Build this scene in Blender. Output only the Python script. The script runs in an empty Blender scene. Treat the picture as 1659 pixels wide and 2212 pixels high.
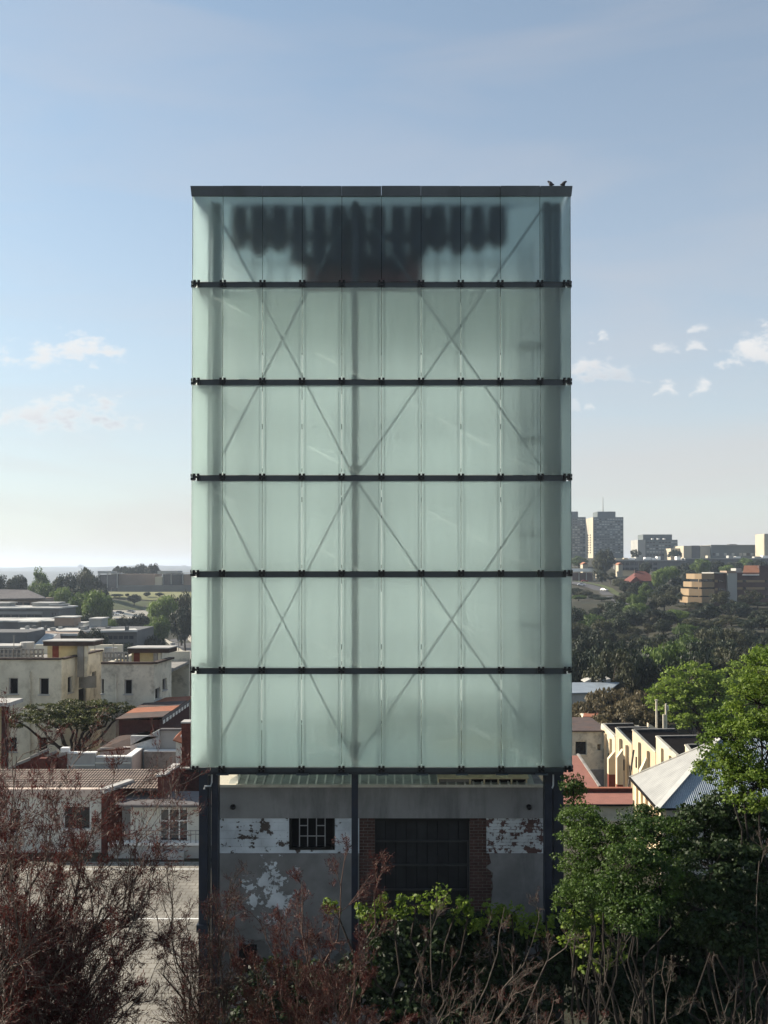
import bpy, math, random
import numpy as np
from mathutils import Vector, Matrix

SC = bpy.context.scene
COL = SC.collection
R = math.radians

# ------------------------------------------------------------------ camera
F = 2073.7            # focal length in units of a 1659 x 2212 frame
PITCH = R(0.8)
CZ = 15.5             # eye height above the near ground
HOR = 1228.0
CY = HOR - F * math.tan(PITCH)
cam_d = bpy.data.cameras.new('camera')
cam = bpy.data.objects.new('camera', cam_d)
COL.objects.link(cam)
cam.location = (0, 0, CZ)
cam.rotation_euler = (math.pi / 2 + PITCH, 0, 0)
cam_d.sensor_fit = 'VERTICAL'
cam_d.sensor_height = 36.0
cam_d.lens = 36.0 * F / 2212.0
cam_d.shift_y = (CY - 1106.0) / 2212.0
cam_d.clip_start = 0.1
cam_d.clip_end = 30000
SC.camera = cam

# ------------------------------------------------------------------ sun, sky, exposure
SUN_EL, SUN_AZ = R(27), R(-70)      # azimuth measured from +Y towards +X: left, just behind the plane of the tower front
sun_d = bpy.data.lights.new('sun', 'SUN')
sun_d.energy = 4.3
sun_d.angle = R(0.6)
sun_d.color = (1.0, 0.885, 0.72)
sun = bpy.data.objects.new('sun', sun_d)
COL.objects.link(sun)
sdir = Vector((math.sin(SUN_AZ) * math.cos(SUN_EL), math.cos(SUN_AZ) * math.cos(SUN_EL), math.sin(SUN_EL)))
sun.rotation_euler = sdir.to_track_quat('Z', 'Y').to_euler()
sun.location = (-60, 20, 60)

SC.view_settings.view_transform = 'Standard'
SC.view_settings.look = 'None'
SC.view_settings.exposure = 1.31
SC.view_settings.gamma = 1.0
SC.cycles.max_bounces = 14
SC.cycles.transmission_bounces = 12
SC.cycles.diffuse_bounces = 5
SC.cycles.glossy_bounces = 4
SC.cycles.volume_bounces = 1
SC.cycles.transparent_max_bounces = 12
SC.cycles.caustics_reflective = False
SC.cycles.use_denoising = True
SC.cycles.sample_clamp_indirect = 6.0

world = bpy.data.worlds.new('World')
SC.world = world
world.use_nodes = True


def make_world():
    nt = world.node_tree
    N, L = nt.nodes, nt.links
    N.clear()
    out = N.new('ShaderNodeOutputWorld')
    bg = N.new('ShaderNodeBackground')
    bg.inputs['Strength'].default_value = 0.079
    L.new(bg.outputs[0], out.inputs['Surface'])
    sky = N.new('ShaderNodeTexSky')
    sky.sky_type = 'NISHITA'
    sky.sun_disc = False
    sky.sun_elevation = SUN_EL
    sky.sun_rotation = SUN_AZ
    sky.altitude = 1400
    sky.air_density = 1.0
    sky.dust_density = 1.3
    sky.ozone_density = .8

    def m(op, a, b=None, c=None):
        n = N.new('ShaderNodeMath')
        n.operation = op
        for i, v in enumerate((a, b, c)):
            if v is None:
                continue
            if isinstance(v, (int, float)):
                n.inputs[i].default_value = v
            else:
                L.new(v, n.inputs[i])
        return n.outputs[0]
    tc = N.new('ShaderNodeTexCoord')
    sep = N.new('ShaderNodeSeparateXYZ')
    L.new(tc.outputs['Generated'], sep.inputs[0])
    yy = m('MAXIMUM', sep.outputs['Y'], 0.02)
    ax = m('DIVIDE', sep.outputs['X'], yy)
    az = m('DIVIDE', sep.outputs['Z'], yy)
    comb = N.new('ShaderNodeCombineXYZ')
    L.new(ax, comb.inputs[0])
    L.new(m('MULTIPLY', az, 1.7), comb.inputs[1])

    def noise(scale, det, rough, off):
        n = N.new('ShaderNodeTexNoise')
        n.noise_dimensions = '3D'
        n.inputs['Scale'].default_value = scale
        n.inputs['Detail'].default_value = det
        n.inputs['Roughness'].default_value = rough
        mp = N.new('ShaderNodeMapping')
        mp.inputs['Location'].default_value = (off, off * .7, off * 1.3)
        L.new(comb.outputs[0], mp.inputs[0])
        L.new(mp.outputs[0], n.inputs['Vector'])
        return n.outputs['Fac']
    n1 = noise(46, 6, .58, 0)
    n2 = noise(17, 4, .5, 3.1)
    # cumulus puffs: centre (direction), half width, half height, weight
    # (u0, u1, v_top, v_base, strength, greyness)
    clouds = [(-60, 150, 722, 782, .9, .25), (40, 275, 718, 770, .95, .3), (186, 216, 776, 794, .55, .2),
              (-10, 160, 858, 912, 1.0, .55), (50, 295, 836, 916, 1.0, .7), (-60, 26, 845, 880, .5, .9),
              (1258, 1290, 718, 742, .55, .2), (1292, 1320, 708, 734, .8, .2), (1225, 1312, 768, 806, .95, .6),
              (1225, 1400, 786, 818, .75, .95), (1390, 1468, 730, 757, .6, .35), (1490, 1556, 686, 711, .7, .3),
              (1484, 1530, 730, 754, .7, .3), (1558, 1740, 706, 778, 1.0, .35), (1414, 1468, 813, 848, .85, .25),
              (1492, 1548, 815, 848, .85, .25), (1232, 1256, 862, 886, .45, .9), (1262, 1288, 866, 882, .6, .2),
              (-700, -330, 690, 790, .9, .4), (-1500, -900, 640, 800, .9, .4), (2100, 2500, 660, 760, .9, .4),
              (2800, 3500, 600, 780, .9, .4)]
    dens = None
    grey = None
    for (u0, u1, vt, vb, st, gr) in clouds:
        cx = ((u0 + u1) / 2 - 829.5) / F
        w = (u1 - u0) / 2 / F * 1.12
        zb = (HOR - vb) / F
        h = (vb - vt) / F * 1.12
        px = m('DIVIDE', m('SUBTRACT', ax, cx), w)
        pz = m('DIVIDE', m('SUBTRACT', az, zb), h)
        # dome with a flat base: height falls off towards the ends
        dome = m('SUBTRACT', 1.0, m('MULTIPLY', px, px))
        wob = m('MULTIPLY_ADD', m('SUBTRACT', n2, .5), 2.2, m('MULTIPLY', m('SUBTRACT', n1, .5), 3.0))
        top = m('SUBTRACT', m('ADD', dome, wob), pz)
        bot = m('ADD', m('MULTIPLY', pz, 2.2), m('MULTIPLY_ADD', m('SUBTRACT', n1, .5), 3.2, .5))
        side = m('MULTIPLY', m('ADD', dome, m('MULTIPLY', m('SUBTRACT', n1, .5), 1.8)), 1.5)
        d = m('MINIMUM', m('MINIMUM', top, bot), side)
        mr = N.new('ShaderNodeMapRange')
        mr.interpolation_type = 'SMOOTHERSTEP'
        L.new(d, mr.inputs[0])
        mr.inputs[1].default_value = 0.0
        mr.inputs[2].default_value = 1.2
        mr.inputs[3].default_value = 0.0
        mr.inputs[4].default_value = st
        a = mr.outputs[0]
        # thick base reads greyer than the sunlit crown
        g = m('MULTIPLY', a, m('MULTIPLY', gr, m('SUBTRACT', 1.25, m('MAXIMUM', m('ADD', pz, m('MULTIPLY', px, -.35)), 0.0))))
        dens = a if dens is None else m('MAXIMUM', dens, a)
        grey = g if grey is None else m('MAXIMUM', grey, g)
    mixc = N.new('ShaderNodeMix')
    mixc.data_type = 'RGBA'
    L.new(m('MINIMUM', m('MAXIMUM', grey, 0.0), 1.0), mixc.inputs['Factor'])
    mixc.inputs[6].default_value = (4.95, 4.88, 4.78, 1)
    mixc.inputs[7].default_value = (3.0, 3.15, 3.4, 1)
    mixs = N.new('ShaderNodeMix')
    mixs.data_type = 'RGBA'
    L.new(m('MULTIPLY', dens, .95), mixs.inputs['Factor'])
    ve = N.new('ShaderNodeMath')
    ve.operation = 'EXPONENT'
    L.new(m('MULTIPLY', m('MAXIMUM', sep.outputs['Z'], 0.0), -3.1), ve.inputs[0])
    veil = N.new('ShaderNodeMix')
    veil.data_type = 'RGBA'
    tint = N.new('ShaderNodeVectorMath')
    tint.operation = 'MULTIPLY'
    tint.inputs[1].default_value = (.82, 1.0, .945)
    L.new(sky.outputs[0], tint.inputs[0])
    # faint high cirrus streaks, the same all over the sky
    cn = N.new('ShaderNodeTexNoise')
    cn.inputs['Scale'].default_value = 3.0
    cn.inputs['Detail'].default_value = 6
    cn.inputs['Distortion'].default_value = .6
    cmap = N.new('ShaderNodeMapping')
    cmap.inputs['Rotation'].default_value = (0, .12, .3)
    cmap.inputs['Scale'].default_value = (1.0, 1.0, 5.0)
    L.new(tc.outputs['Generated'], cmap.inputs[0])
    L.new(cmap.outputs[0], cn.inputs['Vector'])
    cir = N.new('ShaderNodeMapRange')
    cir.inputs[1].default_value = .42
    cir.inputs[2].default_value = .75
    cir.inputs[4].default_value = .16
    L.new(cn.outputs['Fac'], cir.inputs[0])
    L.new(m('ADD', m('MULTIPLY_ADD', ve.outputs[0], .86, .04), cir.outputs[0]), veil.inputs['Factor'])
    L.new(tint.outputs[0], veil.inputs[6])
    veil.inputs[7].default_value = (3.60, 3.30, 3.18, 1)
    L.new(veil.outputs[2], mixs.inputs[6])
    L.new(mixc.outputs[2], mixs.inputs[7])
    L.new(mixs.outputs[2], bg.inputs['Color'])


make_world()


# ------------------------------------------------------------------ picture position -> place
def P(u, v, d):
    """point at distance d (world y) that stands at (u, v) of a 1659 x 2212 picture"""
    a = (u - 829.5) / F
    b = (CY - v) / F
    c, s = math.cos(PITCH), math.sin(PITCH)
    t = d / (c - b * s)
    return Vector((a * t, d, CZ + t * (s + b * c)))


def X(u, d):
    return P(u, HOR, d).x


def Z(v, d):
    return P(829.5, v, d).z


# ------------------------------------------------------------------ materials
MATS = {}


def pm(name, col, rough=.8, var=.18, scale=2.0, bump=.0, bscale=40., spec=.3, metal=0., dirt=None, dirt_amt=.4,
       dirt_scale=.8, streak=False, bdist=.01):
    if name in MATS:
        return MATS[name]
    mt = bpy.data.materials.new(name)
    mt.use_nodes = True
    nt = mt.node_tree
    N, L = nt.nodes, nt.links
    b = N['Principled BSDF']
    b.inputs['Roughness'].default_value = rough
    b.inputs['Metallic'].default_value = metal
    b.inputs['Specular IOR Level'].default_value = spec
    tc = N.new('ShaderNodeTexCoord')
    geo = N.new('ShaderNodeNewGeometry')
    n = N.new('ShaderNodeTexNoise')
    n.inputs['Scale'].default_value = scale
    n.inputs['Detail'].default_value = 6
    n.inputs['Roughness'].default_value = .62
    L.new(geo.outputs['Position'], n.inputs['Vector'])
    mr = N.new('ShaderNodeMapRange')
    mr.inputs[1].default_value = .3
    mr.inputs[2].default_value = .7
    L.new(n.outputs['Fac'], mr.inputs[0])
    mx = N.new('ShaderNodeMix')
    mx.data_type = 'RGBA'
    mx.inputs[6].default_value = (*[c * (1 - var) for c in col], 1)
    mx.inputs[7].default_value = (*[min(1, c * (1 + var)) for c in col], 1)
    L.new(mr.outputs[0], mx.inputs['Factor'])
    last = mx.outputs[2]
    if dirt is not None:
        n2 = N.new('ShaderNodeTexNoise')
        n2.inputs['Scale'].default_value = dirt_scale
        n2.inputs['Detail'].default_value = 8
        n2.inputs['Roughness'].default_value = .7
        mp = N.new('ShaderNodeMapping')
        mp.inputs['Location'].default_value = (11.3, 4.1, 7.7)
        mp.inputs['Scale'].default_value = (1, 1, .18) if streak else (1, 1, 1)
        L.new(geo.outputs['Position'], mp.inputs[0])
        L.new(mp.outputs[0], n2.inputs['Vector'])
        r2 = N.new('ShaderNodeMapRange')
        r2.inputs[1].default_value = .50
        r2.inputs[2].default_value = .68
        r2.inputs[4].default_value = dirt_amt
        L.new(n2.outputs['Fac'], r2.inputs[0])
        m2 = N.new('ShaderNodeMix')
        m2.data_type = 'RGBA'
        L.new(r2.outputs[0], m2.inputs['Factor'])
        L.new(last, m2.inputs[6])
        m2.inputs[7].default_value = (*dirt, 1)
        last = m2.outputs[2]
    L.new(last, b.inputs['Base Color'])
    if bump:
        n3 = N.new('ShaderNodeTexNoise')
        n3.inputs['Scale'].default_value = bscale
        n3.inputs['Detail'].default_value = 5
        L.new(geo.outputs['Position'], n3.inputs['Vector'])
        bp = N.new('ShaderNodeBump')
        bp.inputs['Strength'].default_value = bump
        bp.inputs['Distance'].default_value = bdist
        L.new(n3.outputs['Fac'], bp.inputs['Height'])
        L.new(bp.outputs[0], b.inputs['Normal'])
    MATS[name] = mt
    return mt


def leaf_mat(name, c1, c2, trans=.35, scale=1.2, rough=.55):
    mt = bpy.data.materials.new(name)
    mt.use_nodes = True
    nt = mt.node_tree
    N, L = nt.nodes, nt.links
    b = N['Principled BSDF']
    b.inputs['Roughness'].default_value = rough
    b.inputs['Specular IOR Level'].default_value = .25
    geo = N.new('ShaderNodeNewGeometry')
    oi = N.new('ShaderNodeObjectInfo')
    n = N.new('ShaderNodeTexNoise')
    n.inputs['Scale'].default_value = scale
    n.inputs['Detail'].default_value = 3
    L.new(geo.outputs['Position'], n.inputs['Vector'])
    ad = N.new('ShaderNodeMath')
    ad.operation = 'ADD'
    L.new(n.outputs['Fac'], ad.inputs[0])
    sc = N.new('ShaderNodeMath')
    sc.operation = 'MULTIPLY_ADD'
    L.new(geo.outputs['Random Per Island'], sc.inputs[0])
    sc.inputs[1].default_value = .5
    sc.inputs[2].default_value = -.25
    L.new(sc.outputs[0], ad.inputs[1])
    s2 = N.new('ShaderNodeMath')
    s2.operation = 'MULTIPLY_ADD'
    L.new(oi.outputs['Random'], s2.inputs[0])
    s2.inputs[1].default_value = .4
    s2.inputs[2].default_value = -.2
    a2 = N.new('ShaderNodeMath')
    a2.operation = 'ADD'
    L.new(ad.outputs[0], a2.inputs[0])
    L.new(s2.outputs[0], a2.inputs[1])
    mr = N.new('ShaderNodeMapRange')
    mr.inputs[1].default_value = .2
    mr.inputs[2].default_value = .8
    L.new(a2.outputs[0], mr.inputs[0])
    mx = N.new('ShaderNodeMix')
    mx.data_type = 'RGBA'
    mx.inputs[6].default_value = (*c1, 1)
    mx.inputs[7].default_value = (*c2, 1)
    L.new(mr.outputs[0], mx.inputs['Factor'])
    L.new(mx.outputs[2], b.inputs['Base Color'])
    tr = N.new('ShaderNodeBsdfTranslucent')
    L.new(mx.outputs[2], tr.inputs['Color'])
    ms = N.new('ShaderNodeMixShader')
    ms.inputs[0].default_value = trans
    L.new(b.outputs[0], ms.inputs[1])
    L.new(tr.outputs[0], ms.inputs[2])
    L.new(ms.outputs[0], N['Material Output'].inputs['Surface'])
    MATS[name] = mt
    return mt


def glass_mat(name, tint, rough, transl, refl=.045):
    """satin-etched glass: blurs what is behind it, scatters part of the light"""
    mt = bpy.data.materials.new(name)
    mt.use_nodes = True
    nt = mt.node_tree
    N, L = nt.nodes, nt.links
    N.clear()
    out = N.new('ShaderNodeOutputMaterial')
    geo = N.new('ShaderNodeNewGeometry')
    n = N.new('ShaderNodeTexNoise')
    mp = N.new('ShaderNodeMapping')
    mp.inputs['Scale'].default_value = (3.0, 3.0, .25)
    n.inputs['Scale'].default_value = 1.6
    n.inputs['Detail'].default_value = 5
    L.new(geo.outputs['Position'], mp.inputs[0])
    L.new(mp.outputs[0], n.inputs['Vector'])
    oi = N.new('ShaderNodeObjectInfo')
    ad = N.new('ShaderNodeMath')
    ad.operation = 'MULTIPLY_ADD'
    L.new(oi.outputs['Random'], ad.inputs[0])
    ad.inputs[1].default_value = .5
    L.new(n.outputs['Fac'], ad.inputs[2])
    mr = N.new('ShaderNodeMapRange')
    mr.inputs[1].default_value = .3
    mr.inputs[2].default_value = 1.2
    mr.inputs[3].default_value = .95
    mr.inputs[4].default_value = 1.02
    L.new(ad.outputs[0], mr.inputs[0])
    vm = N.new('ShaderNodeVectorMath')
    vm.operation = 'SCALE'
    vm.inputs[0].default_value = tint
    L.new(mr.outputs[0], vm.inputs['Scale'])
    g = N.new('ShaderNodeBsdfRefraction')
    g.inputs['IOR'].default_value = 1.45
    g.inputs['Roughness'].default_value = rough
    L.new(vm.outputs[0], g.inputs['Color'])
    t = N.new('ShaderNodeBsdfTranslucent')
    L.new(vm.outputs[0], t.inputs['Color'])
    m1 = N.new('ShaderNodeMixShader')
    m1.inputs[0].default_value = transl
    L.new(g.outputs[0], m1.inputs[1])
    L.new(t.outputs[0], m1.inputs[2])
    gl = N.new('ShaderNodeBsdfGlossy')
    gl.inputs['Roughness'].default_value = .12
    fr = N.new('ShaderNodeFresnel')
    fr.inputs['IOR'].default_value = 1.28
    df = N.new('ShaderNodeBsdfDiffuse')
    df.inputs['Color'].default_value = (.85, .92, .88, 1)
    m3 = N.new('ShaderNodeMixShader')
    m3.inputs[0].default_value = refl
    L.new(m1.outputs[0], m3.inputs[1])
    L.new(df.outputs[0], m3.inputs[2])
    m2 = N.new('ShaderNodeMixShader')
    L.new(fr.outputs[0], m2.inputs[0])
    L.new(m3.outputs[0], m2.inputs[1])
    L.new(gl.outputs[0], m2.inputs[2])
    L.new(m2.outputs[0], out.inputs['Surface'])
    MATS[name] = mt
    return mt


# ------------------------------------------------------------------ builders
class MB:
    def __init__(self):
        self.v, self.f = [], []

    def add(self, vs, fs):
        o = len(self.v)
        self.v.extend([tuple(p) for p in vs])
        self.f.extend([tuple(i + o for i in f) for f in fs])
        return self

    def box(self, x0, x1, y0, y1, z0, z1):
        return self.add([(x0, y0, z0), (x1, y0, z0), (x1, y1, z0), (x0, y1, z0),
                         (x0, y0, z1), (x1, y0, z1), (x1, y1, z1), (x0, y1, z1)],
                        [(3, 2, 1, 0), (4, 5, 6, 7), (0, 1, 5, 4), (1, 2, 6, 5), (2, 3, 7, 6), (3, 0, 4, 7)])

    def prism(self, pts, z0, z1):
        """footprint (x, y) list, extruded; z0 / z1 numbers or per-point lists"""
        n = len(pts)
        area = sum(pts[i][0] * pts[(i + 1) % n][1] - pts[(i + 1) % n][0] * pts[i][1] for i in range(n))
        if not hasattr(z0, '__len__'):
            z0 = [z0] * n
        if not hasattr(z1, '__len__'):
            z1 = [z1] * n
        if area < 0:
            pts, z0, z1 = pts[::-1], list(z0)[::-1], list(z1)[::-1]
        vs = [(p[0], p[1], z) for p, z in zip(pts, z0)] + [(p[0], p[1], z) for p, z in zip(pts, z1)]
        fs = [tuple(range(n))[::-1], tuple(range(n, 2 * n))]
        fs += [(i, (i + 1) % n, n + (i + 1) % n, n + i) for i in range(n)]
        return self.add(vs, fs)

    def slab(self, quad, th):
        """planar polygon given by 3D points, thickened downwards"""
        n = len(quad)
        q = [Vector(p) for p in quad]
        nm = (q[1] - q[0]).cross(q[2] - q[0]).normalized()
        if nm.z < 0:
            q = q[::-1]
            nm = -nm
        vs = q + [p - nm * th for p in q]
        fs = [tuple(range(n)), tuple(range(n, 2 * n))[::-1]]
        fs += [(i, n + i, n + (i + 1) % n, (i + 1) % n) for i in range(n)]
        return self.add(vs, fs)

    def bar(self, a, b, w, h=None):
        a, b = Vector(a), Vector(b)
        h = h or w
        d = (b - a).normalized()
        up = Vector((0, 0, 1)) if abs(d.z) < .95 else Vector((0, 1, 0))
        s = d.cross(up).normalized() * w / 2
        t = s.cross(d).normalized() * h / 2
        vs = [a - s - t, a + s - t, a + s + t, a - s + t, b - s - t, b + s - t, b + s + t, b - s + t]
        return self.add(vs, [(0, 1, 2, 3), (7, 6, 5, 4), (0, 4, 5, 1), (1, 5, 6, 2), (2, 6, 7, 3), (3, 7, 4, 0)])

    def tube(self, pts, rad, n=8, cap=True):
        pts = [Vector(p) for p in pts]
        if not hasattr(rad, '__len__'):
            rad = [rad] * len(pts)
        vs, fs = [], []
        for i, p in enumerate(pts):
            d = (pts[min(i + 1, len(pts) - 1)] - pts[max(i - 1, 0)]).normalized()
            up = Vector((0, 0, 1)) if abs(d.z) < .9 else Vector((0, 1, 0))
            s = d.cross(up).normalized()
            t = s.cross(d)
            for k in range(n):
                a = 2 * math.pi * k / n
                vs.append(p + (s * math.cos(a) + t * math.sin(a)) * rad[i])
        for i in range(len(pts) - 1):
            for k in range(n):
                fs.append((i * n + k, i * n + (k + 1) % n, (i + 1) * n + (k + 1) % n, (i + 1) * n + k))
        if cap:
            fs.append(tuple(range(n))[::-1])
            fs.append(tuple(range((len(pts) - 1) * n, len(pts) * n)))
        return self.add(vs, fs)

    def build(self, name, mat, parent=None, smooth=False):
        me = bpy.data.meshes.new(name)
        o0 = wloc(parent) if parent else Vector((0, 0, 0))
        me.from_pydata([(p[0] - o0.x, p[1] - o0.y, p[2] - o0.z) for p in self.v], [], self.f)
        me.materials.append(MATS[mat] if isinstance(mat, str) else mat)
        if smooth:
            me.polygons.foreach_set('use_smooth', [True] * len(me.polygons))
        me.update()
        o = bpy.data.objects.new(name, me)
        COL.objects.link(o)
        if parent:
            o.parent = parent
        return o


def wloc(o):
    v = Vector((0, 0, 0))
    while o is not None:
        v = v + o.location
        o = o.parent
    return v


BOXES = {}


def bx(name, x0, x1, y0, y1, z0, z1, mat, parent=None):
    """box that shares its mesh with boxes of the same size"""
    dx, dy, dz = x1 - x0, y1 - y0, z1 - z0
    key = (name, round(dx, 3), round(dy, 3), round(dz, 3), mat)
    if key not in BOXES:
        b = MB().box(-dx / 2, dx / 2, -dy / 2, dy / 2, -dz / 2, dz / 2)
        me = bpy.data.meshes.new(name)
        me.from_pydata(b.v, [], b.f)
        me.materials.append(MATS[mat])
        BOXES[key] = me
    o = bpy.data.objects.new(name, BOXES[key])
    COL.objects.link(o)
    c = Vector(((x0 + x1) / 2, (y0 + y1) / 2, (z0 + z1) / 2))
    if parent:
        o.parent = parent
        c = c - wloc(parent)
    o.location = c
    return o


def tag(o, label, cat, group=None, kind=None):
    if label:
        o['label'] = label
    if cat:
        o['category'] = cat
    if group:
        o['group'] = group
    if kind:
        o['kind'] = kind
    return o


def thing(name, label, cat, loc=(0, 0, 0), group=None):
    o = bpy.data.objects.new(name, None)
    o.empty_display_size = .3
    COL.objects.link(o)
    o.location = loc
    return tag(o, label, cat, group)


def struct(o):
    o['kind'] = 'structure'
    return o


def copy_tree(o, parent=None):
    c = o.copy()
    COL.objects.link(c)
    c.parent = parent
    for ch in o.children:
        copy_tree(ch, c)
    return c


# ------------------------------------------------------------------ palette
pm('steel_dark', (.022, .028, .036), .45, .25, 3, spec=.4)
pm('steel_navy', (.020, .026, .040), .5, .3, 2.5, spec=.35, dirt=(.05, .035, .025), dirt_amt=.35, dirt_scale=2.5)
pm('steel_rail', (.035, .045, .05), .45, .2, 2, spec=.4)
pm('flashing', (.075, .09, .10), .5, .2, 1.2, metal=.35, dirt=(.05, .06, .06), dirt_amt=.5, dirt_scale=2)
pm('clamp_black', (.010, .011, .012), .4, .2, 4)
pm('deck_pale', (.72, .76, .74), .6, .1, 2)
pm('column_slate', (.06, .075, .085), .5, .15, 2)
pm('column_grey', (.16, .19, .185), .5, .15, 2)
pm('brace_steel', (.11, .13, .13), .5, .15, 2)
pm('tank_dark', (.005, .013, .027), .6, .3, 1)
pm('tank_red', (.14, .04, .035), .7, .3, 2)
pm('deck_steel', (.10, .115, .115), .6, .2, 2)
pm('pale_fin', (.75, .8, .82), .6, .1, 2)
pm('plaster_grey', (.235, .228, .22), .9, .22, 1.6, .4, 60, dirt=(.10, .10, .10), dirt_amt=.6, dirt_scale=1.3, streak=True)
pm('beam_grey', (.27, .265, .26), .9, .15, 1.2, .3, 60, dirt=(.10, .10, .102), dirt_amt=.6, dirt_scale=1.1, streak=True)
pm('brick', (.088, .048, .041), .9, .4, 6, .6, 70)
pm('mortar', (.20, .18, .16), .95, .25, 8, .5, 90)
pm('roof_sheet', (.42, .44, .41), .55, .22, 1.4, metal=.2, dirt=(.12, .105, .08), dirt_amt=.6, dirt_scale=2.2)
pm('roof_rib', (.72, .72, .66), .5, .15, 2, metal=.2)
pm('gutter_cream', (.60, .57, .49), .6, .15, 2, dirt=(.2, .17, .12), dirt_amt=.5, dirt_scale=2.5)
pm('cover_cream', (.68, .58, .38), .7, .12, 1.5, dirt=(.25, .2, .13), dirt_amt=.5, dirt_scale=2)
pm('void', (.008, .008, .009), .9, .2, 2)
pm('dark_glass', (.012, .014, .018), .12, .3, 1, spec=.5)
pm('window_glass', (.03, .036, .045), .1, .4, .8, spec=.5)
pm('door_board', (.018, .019, .021), .6, .35, 2.5, dirt=(.035, .037, .04), dirt_amt=.6, dirt_scale=1.2, streak=True)
pm('door_rail', (.045, .045, .047), .5, .2, 3)
pm('bar_grey', (.30, .30, .30), .5, .15, 5)
pm('pipe_pale', (.45, .46, .46), .5, .1, 3)
pm('lamp_black', (.008, .008, .01), .3, .1, 3)
pm('bird_grey', (.05, .05, .06), .8, .3, 20)
pm('cream_wall', (.66, .61, .49), .9, .12, .7, .3, 20, dirt=(.32, .28, .20), dirt_amt=.6, dirt_scale=.75, bdist=.03)
pm('cream_wall_old', (.61, .565, .46), .9, .15, .6, .3, 20, dirt=(.22, .195, .155), dirt_amt=.8, dirt_scale=1.0, bdist=.03)
pm('cream_sunny', (.62, .52, .37), .9, .10, .5, .3, 20, dirt=(.38, .27, .17), dirt_amt=.4, dirt_scale=.8, streak=True, bdist=.03)
pm('yellow_wall', (.50, .42, .24), .9, .15, 1, dirt=(.3, .26, .18), dirt_amt=.6, dirt_scale=1.3)
pm('concrete_grey', (.24, .23, .215), .9, .2, 1.2, .3, 30, dirt=(.1, .095, .09), dirt_amt=.6, dirt_scale=1.3, bdist=.02)
pm('concrete_pale', (.42, .41, .39), .85, .15, 1.2, dirt=(.22, .21, .2), dirt_amt=.5, dirt_scale=1)
pm('coping_brown', (.055, .038, .033), .8, .3, 3)
pm('red_door', (.15, .035, .022), .7, .25, 3)
pm('white_wall', (.60, .585, .52), .85, .06, .8, dirt=(.5, .49, .45), dirt_amt=.4, dirt_scale=.8)
pm('white_trim', (.78, .77, .74), .7, .05, 1)
pm('grey_white', (.36, .355, .335), .9, .1, .9, dirt=(.25, .245, .23), dirt_amt=.5, dirt_scale=1)
pm('pink_wall', (.58, .47, .40), .9, .08, 1, dirt=(.45, .36, .3), dirt_amt=.4, dirt_scale=1)
pm('maroon_brick', (.10, .030, .022), .9, .35, 5, .5, 12, bdist=.03)
pm('maroon_dark', (.055, .022, .020), .9, .35, 4, .4, 12, bdist=.03)
pm('stone_patch', (.30, .27, .24), .95, .2, 2, dirt=(.10, .055, .05), dirt_amt=.95, dirt_scale=1.6)
pm('stone_pale', (.40, .42, .42), .95, .25, 2.5, .6, 8, dirt=(.2, .2, .2), dirt_amt=.7, dirt_scale=2, bdist=.04)
pm('roof_slate', (.125, .115, .115), .75, .2, 1.5, .4, 14, dirt=(.07, .065, .07), dirt_amt=.5, dirt_scale=.9, bdist=.03)
pm('roof_brown', (.075, .055, .05), .8, .25, 1.5, dirt=(.15, .07, .04), dirt_amt=.5, dirt_scale=.8)
pm('roof_orange', (.27, .105, .06), .85, .2, 2, .4, 15, bdist=.03)
pm('roof_pink', (.26, .115, .088), .85, .12, 1.5, .3, 12, dirt=(.3, .13, .1), dirt_amt=.5, dirt_scale=1, bdist=.03)
pm('roof_red_far', (.13, .045, .036), .85, .15, .2)
pm('roof_dark', (.012, .010, .010), .95, .3, 2, spec=.1)
pm('roof_white', (.50, .49, .46), .7, .25, .15, dirt=(.16, .155, .15), dirt_amt=.85, dirt_scale=.12)
pm('roof_grey', (.30, .30, .29), .55, .12, .5, metal=.15, dirt=(.22, .215, .2), dirt_amt=.5, dirt_scale=.7)
pm('sheet_blue', (.26, .30, .34), .5, .12, .8, metal=.2)
pm('hip_white', (.45, .45, .43), .6, .1, 1)
pm('far_grey', (.12, .12, .12), .8, .2, .12, dirt=(.075, .075, .08), dirt_amt=.5, dirt_scale=.1)
pm('far_band', (.25, .245, .235), .8, .15, .12)
pm('far_concrete', (.30, .30, .285), .85, .12, .1)
pm('far_cream', (.40, .355, .275), .85, .10, .1)
pm('far_brown', (.24, .18, .14), .85, .2, .1)
pm('far_white', (.75, .74, .71), .7, .1, .2)
pm('tower_wall', (.11, .13, .135), .8, .12, .08)
pm('tower_pane', (.30, .325, .32), .3, .35, .15, spec=.5)
pm('tower_pane_dark', (.03, .038, .045), .2, .4, .15, spec=.5)
pm('ochre_panel', (.24, .178, .11), .85, .12, .15, streak=True, dirt=(.3, .18, .09), dirt_amt=.5, dirt_scale=.4)
pm('maroon_far', (.085, .055, .05), .85, .25, .2)
pm('orange_far', (.29, .13, .075), .8, .12, .2)
pm('asphalt', (.085, .085, .09), .9, .15, .25)
pm('kerb_pale', (.40, .37, .31), .9, .2, .5)
pm('white_paint', (.7, .7, .68), .7, .1, 2)
pm('dry_grass', (.20, .155, .075), .95, .3, .08, dirt=(.09, .085, .035), dirt_amt=.7, dirt_scale=.05)
pm('lawn', (.165, .165, .07), .95, .2, .05, dirt=(.1, .13, .045), dirt_amt=.6, dirt_scale=.04)
pm('lawn_dark', (.07, .085, .032), .95, .3, .06)
pm('car_white', (.72, .72, .71), .3, .03, 1, spec=.5)
pm('car_silver', (.36, .37, .38), .3, .03, 1, spec=.5, metal=.4)
pm('car_red', (.30, .03, .025), .3, .05, 1, spec=.5)
pm('car_dark', (.03, .034, .04), .3, .05, 1, spec=.5)
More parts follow.
